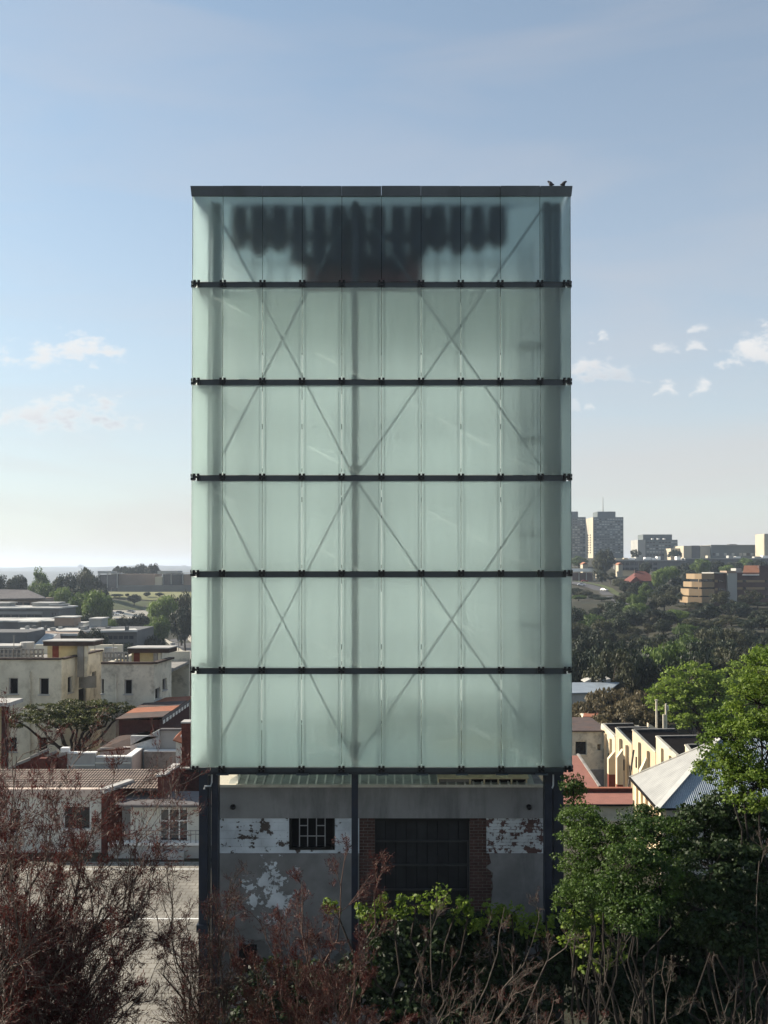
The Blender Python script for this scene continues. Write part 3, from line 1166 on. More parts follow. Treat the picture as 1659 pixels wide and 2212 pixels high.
# soffit frame and hangers under the glass
bx('bottom_beam', TX0 - .55, TX1 + .55, BY0 + .1, BY0 + .3, zb - .04, zb + .06, 'steel_dark', tower)
bx('bottom_beam', TX0 - .55, TX1 + .55, BY1 - .3, BY1 - .1, zb - .04, zb + .06, 'steel_dark', tower)
bx('side_beam', TX0 - .62, TX0 - .45, BY0 + .3, BY1 - .3, zb - .04, zb + .06, 'steel_dark', tower)
bx('side_beam', TX1 + .45, TX1 + .62, BY0 + .3, BY1 - .3, zb - .04, zb + .06, 'steel_dark', tower)
for i in range(NP + 1):
    x = TX0 + i * PW
    bx('foot_bracket', x - .13, x + .17, BY0 - .03, BY0 + .12, zb - .035, zb + .0, 'flashing', tower)
# drain pipes on the columns
px = X(453.5, CY0)
MB().tube([(px - .11, CY0 - .08, Z(1703, CY0)), (px - .1, CY0 - .08, Z(1697, CY0)), (px + .04, CY0 - .05, Z(1697, CY0)),
           (px + .06, CY0 + .02, Z(1690, CY0)), (px + .06, CY0 + .02, Z(1672, CY0))], .025, 8).build('drain_elbow', 'pipe_pale', tower)
MB().tube([(px, CY0 + .04, Z(1676, CY0)), (px, CY0 + .04, 0.3)], .04, 8).build('downpipe', 'steel_dark', tower)
px = X(1193.5, CY0)
MB().tube([(px, CY0 - .03, Z(1668, CY0)), (px, CY0 - .03, Z(1696, CY0)), (px - .03, CY0 - .03, Z(1702, CY0))], .022, 8).build('drain_elbow', 'pipe_pale', tower)

# two pigeons on the parapet
def pigeon(u, s, label):
    o = thing('pigeon', label, 'bird', (X(u, DF), DF - .0, zp1 + .012), 'pigeons on the parapet')
    b = MB()
    prof = [(-.15, .06, .012, .012), (-.09, .07, .028, .022), (-.03, .09, .05, .05), (.03, .105, .056, .06), (.075, .13, .045, .052),
            (.095, .17, .026, .03), (.11, .20, .026, .03), (.135, .205, .016, .018), (.165, .197, .004, .005)]
    n = 8
    vs, fs = [], []
    for (x, z, ry, rz) in prof:
        for k in range(n):
            a = 2 * math.pi * k / n
            vs.append((o.location.x + s * x * .56, o.location.y + ry * math.cos(a), o.location.z + z * .55 + rz * 1.15 * math.sin(a) + .012))
    for i in range(len(prof) - 1):
        for k in range(n):
            q = (i * n + k, i * n + (k + 1) % n, (i + 1) * n + (k + 1) % n, (i + 1) * n + k)
            fs.append(q if s < 0 else q[::-1])
    fs += [tuple(range(n)), tuple(range(len(prof) * n - n, len(prof) * n))]
    b.add(vs, fs)
    b.build('body', 'bird_grey', o, smooth=True)
    for dy in (-.02, .02):
        b = MB().tube([(o.location.x, o.location.y + dy, o.location.z - .01), (o.location.x, o.location.y + dy, o.location.z + .05)], .006, 5)
        b.build('leg', 'bird_grey', o)


pigeon(1192, -1, 'small dark pigeon further from the parapet corner of the glass tower')
pigeon(1219, 1, 'small dark pigeon perched nearest the right corner of the tower parapet')

# ------------------------------------------------------------------ brick building under the tower
DW = 25.35
wx0, wx1 = X(462, DW), X(1179, DW)
ph = thing('brick_outbuilding', 'old plastered brick building with peeling paint under the glass tower', 'building', ((wx0 + wx1) / 2, DW + 3, 0))
zE = Z(1699, DW)       # underside of the gutter
zB = Z(1767, DW)       # underside of the beam
zW = Z(1843, DW)       # lower edge of the painted band
zL = Z(2029, DW)       # lower storey
bcx, bcz = X(585, DW), Z(1925, DW)
peel_mat('peel_white', (.66, .70, .73), (.10, .08, .07), .435, 3.2, 3.0, None, .07, .46, .21)
peel_mat('peel_brick', (.64, .66, .66), (.13, .075, .065), .52, 5.0, 9.0, None, .13)
peel_mat('peel_patch', (.72, .75, .77), (.225, .218, .21), .40, 3.4, 5.0, ((bcx, DW, bcz), 1.35))
peel_mat('peel_low', (.22, .23, .24), (.14, .135, .13), .50, 2.0, 14.0)
wxm = X(627, DW), X(722, DW)          # window
wzm = Z(1833, DW), Z(1760, DW)
dx0, dx1 = X(810, DW), X(1014, DW)     # door
bl, br_ = X(776, DW), X(1050, DW)      # bare brick strips
# wall core (set back) and its skins
wall = bx('wall', wx0, wxm[0], DW + .06, DW + .35, 0, zE, 'mortar', ph)
wall_b = bx('wall', wxm[1], dx0, DW + .06, DW + .35, 0, zE, 'mortar', ph)
bx('wall', wxm[0], wxm[1], DW + .06, DW + .35, 0, wzm[0], 'mortar', ph)
bx('wall', wxm[0], wxm[1], DW + .06, DW + .35, wzm[1], zE, 'mortar', ph)
wr = bx('wall', dx1, wx1, DW + .06, DW + .35, 0, zE, 'mortar', ph)
bx('wall', dx0, dx1, DW + .06, DW + .35, zB, zE, 'mortar', ph)
bx('wall', dx0, dx1, DW + .06, DW + .35, 0, Z(2034, DW), 'mortar', ph)
bx('side_wall', wx0, wx0 + .3, DW + .36, DW + 6.5, 0, zE, 'plaster_grey', ph)
bx('side_wall', wx1 - .3, wx1, DW + .36, DW + 6.5, 0, zE, 'plaster_grey', ph)
bx('back_wall', wx0, wx1, DW + 6.52, DW + 6.8, 0, zE, 'plaster_grey', ph)
bx('lintel_beam', wx0, wx1, DW - .03, DW + .055, zB, zE, 'beam_grey', ph)
bx('painted_band', wx0, wxm[0] - .02, DW, DW + .055, zW, zB - .005, 'peel_white', ph)
bx('painted_band', wxm[1] + .02, bl, DW, DW + .055, zW, zB - .005, 'peel_white', ph)
bx('painted_sill', wxm[0] - .018, wxm[1] + .018, DW + .004, DW + .055, zW, wzm[0] - .01, 'peel_white', ph)
bx('plaster_panel', wx0, bl, DW - .008, DW + .055, zL, zW - .004, 'peel_patch', ph)
bx('painted_band', br_, wx1, DW, DW + .055, zW, zB - .005, 'peel_brick', ph)
# right plaster panel with a ragged left edge
rp = MB()
random.seed(4)
pts = [(wx1, zL), (wx1, zW - .004)]
z_ = zW - .004
while z_ > zL:
    pts.append((br_ + random.choice((.0, .08, .16, .12)) + random.uniform(-.03, .03), z_))
    z_ -= random.uniform(.08, .2)
pts.append((br_ + .1, zL))
nn = len(pts)
vs = [(p[0], DW - .006, p[1]) for p in pts] + [(p[0], DW + .055, p[1]) for p in pts]
rp.add(vs, [tuple(range(nn)), tuple(range(nn, 2 * nn))[::-1]] + [(i, nn + i, nn + (i + 1) % nn, (i + 1) % nn) for i in range(nn)])
rp.build('plaster_panel', 'plaster_grey', ph)
bx('lower_render', wx0, wx1, DW + .01, DW + .056, 0, zL - .02, 'peel_low', ph)
bx('string_course', wx0, wx1, DW - .02, DW + .05, zL - .018, zL - .002, 'plaster_grey', ph)
bx('low_window', X(518, DW), X(556, DW), DW - .004, DW + .02, Z(2100, DW), Z(2040, DW), 'void', ph)
# bare bricks either side of the door
BR = {}
cz, row = zB - .012, 0
random.seed(7)
for (xa, xb_, wl) in ((bl + .004, dx0 - .004, wall_b), (dx1 + .004, br_ + .16, wr)):
    cz, row = zB - .012, 0
    while cz - .075 > zL:
        x = xa - (.0 if row % 2 == 0 else .115)
        while x < xb_:
            a, c = max(x, xa), min(x + .215, xb_)
            x += .228
            if c - a < .04 or (xb_ > br_ and cz > zW and c > br_):
                if c - a < .04 or a > br_ - .06:
                    continue
                c = br_ - .006
            key = round(c - a, 2)
            if key not in BR:
                w_, h_, e = key / 2, .034, .006
                b = MB().add([(-w_, .0, -h_), (w_, .0, -h_), (w_, .0, h_), (-w_, .0, h_),
                              (-w_ + e, -.014, -h_ + e), (w_ - e, -.014, -h_ + e), (w_ - e, -.014, h_ - e), (-w_ + e, -.014, h_ - e)],
                             [(4, 5, 6, 7), (0, 1, 5, 4), (1, 2, 6, 5), (2, 3, 7, 6), (3, 0, 4, 7), (3, 2, 1, 0)])
                me = bpy.data.meshes.new('brick')
                me.from_pydata(b.v, [], b.f)
                me.materials.append(MATS['brick'])
                BR[key] = me
            o = bpy.data.objects.new('brick', BR[key])
            COL.objects.link(o)
            o.parent = wl
            o.location = Vector(((a + c) / 2, DW + .056 + random.uniform(-.004, .004) - .012, cz - .0375)) - wloc(wl)
        cz -= .083
        row += 1
# barred window
win = bx('window', wxm[0], wxm[1], DW + .16, DW + .2, wzm[0], wzm[1], 'void', ph)
for (a, c, e, f_) in ((wxm[0] - .018, wxm[0] + .04, wzm[0] - .03, wzm[1] + .02), (wxm[1] - .04, wxm[1] + .018, wzm[0] - .03, wzm[1] + .02)):
    bx('frame', a, c, DW - .02, DW + .15, e, f_, 'clamp_black', win)
bx('frame', wxm[0] + .042, wxm[1] - .042, DW - .02, DW + .15, wzm[1] - .05, wzm[1] + .02, 'clamp_black', win)
bx('frame', wxm[0] + .042, wxm[1] - .042, DW - .02, DW + .15, wzm[0] - .03, wzm[0] + .03, 'clamp_black', win)
ub = [647.5, 665, 684, 702.5]
for u_ in ub:
    bx('bar', X(u_, DW) - .012, X(u_, DW) + .012, DW + .02, DW + .045, wzm[0] + .04, wzm[1] - .06, 'bar_grey', win)
for (a, c, v_) in ((0, 1, 1784), (2, 3, 1784), (0, 3, 1806.5)):
    bx('bar', X(ub[a], DW) + .013, X(ub[c], DW) - .013, DW + .022, DW + .043, Z(v_, DW) - .011, Z(v_, DW) + .011, 'bar_grey', win)
# boarded door
door = bx('door', dx0, dx1, DW + .22, DW + .25, Z(2030, DW), zB, 'void', ph)
nb = 9
for k in range(nb):
    a, c = dx0 + (dx1 - dx0) * k / nb + .008, dx0 + (dx1 - dx0) * (k + 1) / nb - .008
    bx('board', a, c, DW + .17 + .008 * (k % 3), DW + .219, Z(2029, DW), zB - .09, 'door_board', door)
for v_ in (1820, 1872, 1925, 1978):
    bx('door_rail', dx0 + .02, dx1 - .02, DW + .1, DW + .165, Z(v_, DW) - .02, Z(v_, DW) + .02, 'door_rail', door)
bx('door_rail', dx1 - .055, dx1 - .015, DW + .09, DW + .163, Z(1975, DW), Z(1822, DW), 'door_rail', door)
bx('door_head', dx0, dx1, DW + .02, DW + .2, zB - .085, zB - .004, 'clamp_black', door)
# bulkhead lamps
for u_ in (505, 1141):
    c_ = Vector((X(u_, DW), DW - .03, Z(1742, DW)))
    b = MB().tube([c_, c_ + Vector((0, -.05, 0)), c_ + Vector((0, -.09, -.02)), c_ + Vector((0, -.12, -.03))], [.07, .07, .055, .02], 12)
    b.build('bulkhead_lamp', 'lamp_black', ph, smooth=False)
# roof: standing seam sheets
ze = Z(1694, DW)
bx('gutter', wx0 + .05, wx1 - .02, DW - .16, DW - .035, ze - .05, ze + .02, 'gutter_cream', ph)
SL = math.tan(R(12))
RL = 6.9
nsheet = 36
rx0, rx1 = X(494, DW - .1), X(1172, DW - .1)
sw = (X(1000, DW) - X(981.2, DW))
nsh = int((rx1 - rx0) / sw)
for k in range(nsh):
    a, c = rx0 + k * sw, rx0 + (k + 1) * sw
    run = min(RL, (a - rx0) * 1.8 + .35)
    run2 = min(RL, (c - rx0) * 1.8 + .35)
    y0 = DW - .13
    MB().slab([(a + .004, y0, ze), (c - .004, y0, ze), (c - .004, y0 + run2, ze + run2 * SL), (a + .004, y0 + run, ze + run * SL)], .012).build('roof_sheet', 'roof_sheet', ph)
    if k > 0:
        MB().bar((a, y0 + .002, ze + .022), (a, y0 + run, ze + .022 + run * SL), .042, .05).build('seam', 'roof_rib', ph)
MB().slab([(rx0 - .62, DW - .05, ze - .01), (rx0 - .002, DW - .05, ze - .01), (rx0 + .5, DW + 1.1, ze + .2), (rx0 - .3, DW + 1.1, ze + .2)], .02).build('roof_valley', 'gutter_cream', ph)
# raised cover on open struts
ca, cb = X(945, DW - .1), X(1140, DW - .1)
yc0 = DW - .1
h0 = ze + .18
MB().slab([(ca, yc0, h0), (cb + .02, yc0, h0), (cb - .06, yc0 + 1.9, h0 + .62), (ca, yc0 + 1.9, h0 + .62)], .03).build('roof_cover', 'cover_cream', ph)
bx('cover_void', ca + .05, cb - .02, yc0 + .12, yc0 + .16, ze + .05, h0 - .03, 'void', ph)
for k in range(6):
    x = ca + .02 + (cb - ca - .06) * (0, .36, .52, .68, .83, 1.0)[k]
    bx('strut', x - .02, x + .02, yc0 + .02, yc0 + .06, ze + .02, h0 - .035, 'cover_cream', ph)
bx('strut_panel', ca + .06, ca + .9, yc0 + .07, yc0 + .1, ze + .06, h0 - .05, 'concrete_grey', ph)
# ------------------------------------------------------------------ building helpers
def u_on(A, B, u):
    a = (u - 829.5) / F * math.cos(PITCH)
    return (a * A[1] - A[0]) / ((B[0] - A[0]) - a * (B[1] - A[1]))


def G(u, d):
    return (X(u, d), d)


def wall_open(parent, A, B, z0, z1, th, wins, mat, pane='dark_glass', frame='concrete_pale', name='wall', sill=True):
    """wall from A to B (x, y), openings given in picture coordinates (u0, u1, v0, v1)"""
    A, B = Vector((A[0], A[1])), Vector((B[0], B[1]))
    Lg = (B - A).length
    t = (B - A) / Lg
    n = Vector((-t.y, t.x))          # away from the camera when A is left of B
    ops = []
    for (u0, u1, va, vb) in wins:
        s0, s1 = u_on(A, B, u0) * Lg, u_on(A, B, u1) * Lg
        y = (A + t * (s0 + s1) / 2).y
        ops.append((s0, s1, Z(vb, y), Z(va, y)))
    ss = sorted({0.0, Lg, *[o[0] for o in ops], *[o[1] for o in ops]})
    zz = sorted({z0, z1, *[o[2] for o in ops], *[o[3] for o in ops]})
    b = MB()

    def q(s, z, k):
        p = A + t * s + n * k
        return (p.x, p.y, z)

    def cell(s0, s1, za, zb_, k0, k1, bb):
        bb.add([q(s0, za, k0), q(s1, za, k0), q(s1, za, k1), q(s0, za, k1), q(s0, zb_, k0), q(s1, zb_, k0), q(s1, zb_, k1), q(s0, zb_, k1)],
               [(3, 2, 1, 0), (4, 5, 6, 7), (0, 1, 5, 4), (1, 2, 6, 5), (2, 3, 7, 6), (3, 0, 4, 7)])
    for i in range(len(ss) - 1):
        col0 = None
        for j in range(len(zz) - 1):
            sm, zm_ = (ss[i] + ss[i + 1]) / 2, (zz[j] + zz[j + 1]) / 2
            if any(o[0] < sm < o[1] and o[2] < zm_ < o[3] for o in ops):
                if col0 is not None:
                    cell(ss[i], ss[i + 1], col0, zz[j], 0, th, b)
                    col0 = None
            elif col0 is None:
                col0 = zz[j]
        if col0 is not None:
            cell(ss[i], ss[i + 1], col0, z1, 0, th, b)
    w = b.build(name, mat, parent)
    for (s0, s1, za, zb_) in ops:
        bb = MB()
        cell(s0 + .005, s1 - .005, za + .005, zb_ - .005, th * .6, th * .6 + .04, bb)
        wi = bb.build('window', pane, parent)
        fw = min(.07, (s1 - s0) * .12)
        for (a, c, e, f_) in ((s0 + .004, s0 + fw, za + .004, zb_ - .004), (s1 - fw, s1 - .004, za + .004, zb_ - .004),
                              (s0 + fw + .003, s1 - fw - .003, zb_ - fw, zb_ - .004)):
            bb = MB()
            cell(a, c, e, f_, th * .25, th * .55, bb)
            bb.build('frame', frame, wi)
        if sill:
            bb = MB()
            cell(s0 - .08, s1 + .08, za - .09, za - .002, -.08, th * .5, bb)
            bb.build('sill', frame, wi)
    return w


def fblock(parent, name, u0, u1, v0, v1, d, dep, mat, zbase=None):
    return bx(name, X(u0, d), X(u1, d), d, d + dep, zbase if zbase is not None else Z(v1, d), Z(v0, d), mat, parent)


def wgrid(parent, u0, u1, v0, v1, nx, ny, fx, fy, d, mat, skip=0, seed=1, alt=None, name='window', proud=.08):
    rnd = random.Random(seed)
    for j in range(ny):
        for i in range(nx):
            if rnd.random() < skip:
                continue
            cu, cv = u0 + (u1 - u0) * (i + .5) / nx, v0 + (v1 - v0) * (j + .5) / ny
            wu, wv = (u1 - u0) / nx * fx / 2, (v1 - v0) / ny * fy / 2
            m_ = alt if (alt and rnd.random() < .45) else mat
            bx(name, round(X(cu - wu, d), 3), round(X(cu + wu, d), 3), d - proud, d + .3, round(Z(cv + wv, d), 3), round(Z(cv - wv, d), 3), m_, parent)


# ------------------------------------------------------------------ white bungalow behind the yard (left)
wh = thing('white_house', 'low white house with barred six pane window beside the left steel column', 'house', (X(340, 53), 53, 0))
zr = Z(1738, 51.6)
wl_ = wall_open(wh, G(284, 52), G(470, 52), 0, zr - .06, .25, [(346, 408, 1747, 1816)], 'white_wall', 'window_glass', 'white_trim')
hw = [c for c in wh.children if c.name.startswith('window')][0]
for u_ in (366.5, 388.5):
    bx('mullion', X(u_, 52) - .035, X(u_, 52) + .035, 52.06, 52.12, Z(1814, 52), Z(1749, 52), 'white_trim', hw)
bx('transom', X(347.5, 52), X(406.5, 52), 52.055, 52.115, Z(1773.5, 52) - .035, Z(1773.5, 52) + .035, 'white_trim', hw)
for k in range(22):     # vertical blind slats behind the glass edge
    u_ = 349.5 + k * 2.66
    bx('blind_slat', X(u_, 52) - .012, X(u_, 52) + .012, 52.125, 52.14, Z(1812, 52), Z(1752, 52), 'concrete_grey', hw)
wall_open(wh, G(226, 53.4), G(284.5, 53.4), 0, zr - .06, .2, [], 'grey_white')
MB().slab([P(250, 1738, 51.6), P(470, 1738, 51.6), P(470, 1709, 54.4), P(272, 1709, 54.4)], .1).build('roof', 'roof_slate', wh)
bx('gutter_board', X(252, 51.58), X(470, 51.58), 51.5, 51.58, zr - .13, zr - .01, 'roof_slate', wh)
bx('terrace_slab', X(236, 51.5), X(470, 51.5), 51.45, 51.95, Z(1826, 51.5), Z(1820.5, 51.5), 'white_trim', wh)
bx('terrace_wall', X(236, 51.5), X(470, 51.5), 51.55, 51.95, 0, Z(1826.2, 51.5), 'grey_white', wh)
bx('step_panel', X(310, 51.3), X(399, 51.3), 51.2, 51.5, .02, Z(1840, 51.3), 'concrete_pale', wh)
rail = thing('terrace_railing', 'thin grey steel railing in front of the white house window', 'railing', (X(340, 51.5), 51.5, Z(1820, 51.5)))
for v_ in (1794.5, 1802):
    MB().tube([P(279, v_, 51.5), P(470, v_, 51.5)], .022, 6).build('rail', 'concrete_grey', rail)
for u_ in (281, 331, 361, 412, 423, 446):
    MB().tube([P(u_, 1821, 51.5), P(u_, 1793, 51.5)], .02, 6).build('post', 'concrete_grey', rail)

# ------------------------------------------------------------------ terrace of roofs behind it
fh = thing('tiled_house', 'long low house with brown tiled roof behind the red bare tree', 'house', (X(150, 54), 54, 0))
zf = Z(1721, 52.6)
wall_open(fh, G(-60, 52.6), G(225, 52.6), 0, zf, .3, [(20, 48, 1745, 1800), (138, 198, 1741, 1790)], 'white_wall', 'dark_glass', 'white_trim')
bx('parapet', X(-60, 52.6), X(226, 52.6), 52.5, 52.9, zf + .003, Z(1705, 52.5), 'pink_wall', fh)
# tiled roof: courses of tiles as steps
q = [P(-60, 1704, 53), P(341, 1704, 53), P(361, 1661, 56.6), P(-60, 1661, 56.6)]
NC = 9
for k in range(NC):
    a0, a1 = k / NC, (k + 1.12) / NC
    e = Vector((0, 0, .035))
    MB().slab([q[0].lerp(q[3], a0) + e, q[1].lerp(q[2], a0) + e, q[1].lerp(q[2], min(a1, 1)), q[0].lerp(q[3], min(a1, 1))], .03).build('tile_course', 'tile_roof', fh)
xg = X(342, 53)
b = MB().prism([(xg, 53), (xg + .35, 53), (xg + .35, 57.2), (xg, 57.2)], 0, [Z(1674, 53), Z(1674, 53), Z(1650, 57.2), Z(1650, 57.2)])
b.build('gable_wall', 'maroon_brick', fh)
MB().slab([(xg - .06, 52.9, Z(1673, 53)), (xg + .41, 52.9, Z(1673, 53)), (xg + .41, 57.2, Z(1649, 57.2)), (xg - .06, 57.2, Z(1649, 57.2))], .09).build('coping', 'concrete_pale', fh)
bx('back_wall', X(378, 57.3), X(436, 57.3), 57.3, 57.6, 0, Z(1662, 57.3), 'maroon_dark', fh)
bx('back_coping', X(377, 57.2), X(436, 57.2), 57.22, 57.65, Z(1662, 57.3), Z(1659, 57.3), 'concrete_grey', fh)
a_, c_ = P(219, 1714, 52.45), P(283, 1692, 54.3)
MB().bar(a_ + Vector((0, 0, .12)), c_ + Vector((0, 0, .12)), .42, .22).build('raking_coping', 'concrete_pale', fh)
b = MB()
b.prism([(a_.x, a_.y), (a_.x + .3, a_.y + .0), (c_.x + .3, c_.y), (c_.x, c_.y)], 0, [a_.z, a_.z, c_.z, c_.z])
b.build('raking_wall', 'maroon_brick', fh)

# stepped brick upstands with sloping copings
st = thing('stepped_brick_wall', 'red brick wall with stepped sloping grey copings by the flat roofed annex', 'wall', (X(90, 57.5), 57.5, 0))
for i, (ua, va, ub_, vb) in enumerate(((4, 1670, 36, 1655), (34, 1654, 72.5, 1638.5), (66, 1638.5, 102, 1622), (103, 1635, 123.5, 1624.5), (124.5, 1636, 144, 1628.5))):
    d_ = 58.2 - i * .12
    a_, c_ = P(ua, va, d_), P(ub_, vb, d_)
    MB().prism([(a_.x, d_), (c_.x, d_), (c_.x, d_ + .3), (a_.x, d_ + .3)], 0, [a_.z, c_.z, c_.z, a_.z]).build('brick_panel', 'maroon_brick', st)
    MB().bar(a_ + Vector((0, .15, .06)), c_ + Vector((0, .15, .06)), .42, .16).build('coping', 'concrete_grey', st)
bx('pier', X(89, 57.2), X(104, 57.2), 57.0, 57.4, 0, Z(1637, 57.2), 'maroon_brick', st)

# flat roofed annex with white parapets
ax_ = thing('flat_roof_annex', 'small pale annex with white parapets around a terracotta flat roof', 'building', (X(220, 58), 58, 0))
dA = 57.8
xa, xm_, xb = X(143, dA), X(207, dA), X(284, dA)
yB = dA + 3.3
zA1, zA2 = Z(1628, dA), Z(1636.5, dA)
bx('front_wall', xa, xm_, dA, dA + .3, 0, zA1, 'grey_white', ax_)
bx('front_wall', xm_ + .002, xb, dA + .04, dA + .3, 0, zA2, 'grey_white', ax_)
bx('string_band', xm_ + .01, xb - .02, dA - .03, dA + .038, zA2 - .36, zA2 - .28, 'white_wall', ax_)
bx('string_band', xa + .02, xm_ - .01, dA - .06, dA - .002, zA1 - .74, zA1 - .66, 'white_wall', ax_)
bx('coping', xa - .05, xm_ + .05, dA - .05, dA + .35, zA1 + .002, zA1 + .08, 'white_trim', ax_)
bx('coping', xm_ + .06, xb + .05, dA - .02, dA + .35, zA2 + .002, zA2 + .08, 'white_trim', ax_)
bx('corner_post', xa - .25, xa + .2, dA - .12, dA + .3, zA1 + .1, zA1 + .36, 'white_trim', ax_)
bx('side_wall', xb - .3, xb, dA + .302, yB, 0, zA2, 'pink_wall', ax_)
bx('coping', xb - .35, xb + .05, dA + .36, yB + .05, zA2 + .003, zA2 + .082, 'white_trim', ax_)
bx('back_wall', xm_ - .6, xb - .31, yB - .3, yB, 0, zA2 + .02, 'grey_white', ax_)
bx('coping', xm_ + .9, xb - .36, yB - .35, yB + .05, zA2 + .022, zA2 + .1, 'white_trim', ax_)
bx('flat_roof', xa + .1, xb - .31, dA + .31, yB - .31, zA2 - .75, zA2 - .6, 'roof_orange', ax_)
bx('stained_wall', X(313, 60.2), X(393, 60.2), 60.2, 60.5, 0, Z(1624, 60.2), 'stone_patch', ax_)
bx('coping', X(312, 60.2), X(393, 60.2), 60.12, 60.56, Z(1624, 60.2) + .002, Z(1621, 60.2), 'white_trim', ax_)

# brick shed with flat sheet roof, stone wall and small roofs beside it
sh = thing('brick_shed', 'dark red brick shed with rusty flat sheet roof left of the tower', 'shed', (X(300, 64), 64, 0))
dS = 62.0
zS = Z(1552, dS)
xs0, xs1 = X(257, dS), X(346, dS)
bx('front_wall', xs0, xs1, dS + .1, dS + .35, 0, zS - .1, 'maroon_dark', sh)
sw_ = bx('side_wall', xs1 - .25, xs1, dS + .352, dS + 9.5, 0, zS - .1, 'maroon_dark', sh)
bx('back_wall', xs0, xs1 - .26, dS + 9.2, dS + 9.5, 0, zS - .1, 'maroon_dark', sh)
bx('side_wall', xs0, xs0 + .25, dS + .352, dS + 9.19, 0, zS - .1, 'maroon_dark', sh)
for k in range(4):
    y0 = dS - .2 + k * 2.5
    MB().slab([(xs0 - .15, y0, zS), (xs1 + .25, y0, zS + .16), (xs1 + .25, y0 + 2.47, zS + .16), (xs0 - .15, y0 + 2.47, zS)], .07).build(
        'roof_sheet', 'roof_orange' if k in (1, 3) else 'roof_brown', sh)
for k in range(9):
    y0 = dS + .9 + k * .95
    bx('clerestory_pane', xs1 + .002, xs1 + .03, y0, y0 + .55, zS - .5, zS - .22, 'white_trim', sh)
bx('fascia', xs1 + .2, xs1 + .26, dS - .2, dS + 9.8, zS - .1, zS + .08, 'roof_slate', sh)
sr = thing('lean_to_roof', 'dark red lean-to roof against a pale stone wall below the brick shed', 'shed', (X(270, 60.8), 60.8, 0))
MB().slab([P(205, 1622, 60.7), P(281, 1616, 60.7), P(318, 1580, 61.9), P(256, 1590, 61.9)], .1).build('roof', 'roof_brown', sr)
bx('stone_wall', X(283, 60.6), X(346, 60.6), 60.62, 61.0, 0, Z(1590, 60.6), 'stone_pale', sr)
MB().prism([(X(283, 60.6), 60.6), (X(345, 60.6), 60.6), (X(345, 60.6), 60.98), (X(283, 60.6), 60.98)], Z(1591, 60.6), [Z(1610, 60.6), Z(1576, 60.6), Z(1576, 60.6), Z(1610, 60.6)]).build('stone_gable', 'stone_pale', sr)
bx('blue_wall', X(346.5, 60.8), X(393, 60.8), 60.8, 61.1, 0, Z(1578, 60.8), 'grey_white', sr)
bx('blue_wall_coping', X(346.5, 60.7), X(391, 60.7), 60.72, 61.15, Z(1578, 60.8) + .002, Z(1574.5, 60.8), 'roof_slate', sr)
pr = thing('brick_pier', 'tall red brick pier with pale edge right beside the glass tower', 'pier', (X(401, 59), 59, 0))
bx('shaft', X(393, 58.6), X(412, 58.6), 58.6, 59.4, 0, Z(1562, 58.6), 'maroon_brick', pr)
bx('cap', X(391.5, 58.5), X(412, 58.5), 58.5, 59.5, Z(1562, 58.6) + .002, Z(1559, 58.6), 'concrete_pale', pr)
bx('edge_strip', X(391.2, 58.55), X(393, 58.55), 58.55, 58.75, 0, Z(1588, 58.6), 'white_trim', pr)
po = thing('porch_roof', 'small orange tiled porch roof beside the tall brick pier', 'roof', (X(384, 58.3), 58.3, 0))
MB().slab([P(374, 1598, 58.0), P(393, 1604, 58.0), P(393, 1577, 59.4), P(381, 1588, 59.4)], .08).build('tiles', 'roof_orange', po)
bx('wall', X(381, 58.3), X(390.8, 58.3), 58.3, 58.5, 0, Z(1603, 58.3), 'white_wall', po)

# ------------------------------------------------------------------ cream flats
zt_ = Z(1425, 72)
fl = thing('cream_flats', 'cream art deco flats nearest the left edge with shaded stair canopy', 'building', (X(100, 75), 75, -1))
A0, A1, A2, A3 = G(-70, 72), G(134, 72), G(170, 75), G(222, 80)
wall_open(fl, A0, A1, -3, zt_, .4, [(20, 40.5, 1464, 1499), (86, 107, 1464.5, 1500), (18, 38.5, 1592, 1624), (84, 105, 1592, 1625)], 'cream_wall', 'void')
wall_open(fl, A1, A2, -3, zt_, .4, [(147.5, 158.5, 1461, 1496)], 'cream_wall', 'void')
wall_open(fl, A2, A3, -3, zt_ - .05, .4, [(171, 188, 1486, 1520), (200, 208.5, 1450, 1484)], 'cream_wall_old', 'void', sill=False)
bx('rear_wall', X(-70, 72), X(222, 80), 86, 86.4, -3, zt_, 'cream_wall', fl)
MB().prism([(A0[0], 72.5), (A1[0], 72.5), (A2[0], 75.5), (A3[0], 80.5), (A3[0], 86), (A0[0], 86)], zt_ - 1.0, zt_ - .8).build('roof', 'concrete_grey', fl)
for (p, q_) in ((A0, A1), (A1, A2), (A2, A3)):
    p3, q3 = Vector((*p, zt_ + .06)), Vector((*q_, zt_ + .06))
    MB().bar(p3 + Vector((0, .12, 0)), q3 + Vector((0, .12, 0)), .42, .13).build('coping', 'coping_brown', fl)
fb = thing('cream_flats', 'stained cream flats with tall narrow windows between the other flats and the tower', 'building', (X(290, 73), 73, -1))
B0, B1, B2 = G(219.5, 69.2), G(333.5, 69.2), G(371, 73)
ztb = Z(1434, 69.2)
wall_open(fb, B0, B1, -3, ztb, .4, [(217.9 + 2.5, 225.3, 1467, 1498), (269.5, 286.5, 1467.5, 1499), (270, 285, 1525, 1546), (216 + 4.5, 223.6, 1579, 1607)], 'cream_wall_old', 'void')
wall_open(fb, B1, B2, -3, ztb, .4, [(318 + 16.5, 347, 1486, 1510), (352, 361, 1465, 1490)], 'cream_wall_old', 'void')
bx('side_wall', B0[0], B0[0] + .4, 69.62, 80, -3, ztb, 'cream_wall_old', fb)
bx('rear_wall', B0[0] + .41, B2[0], 79.6, 80, -3, ztb, 'cream_wall_old', fb)
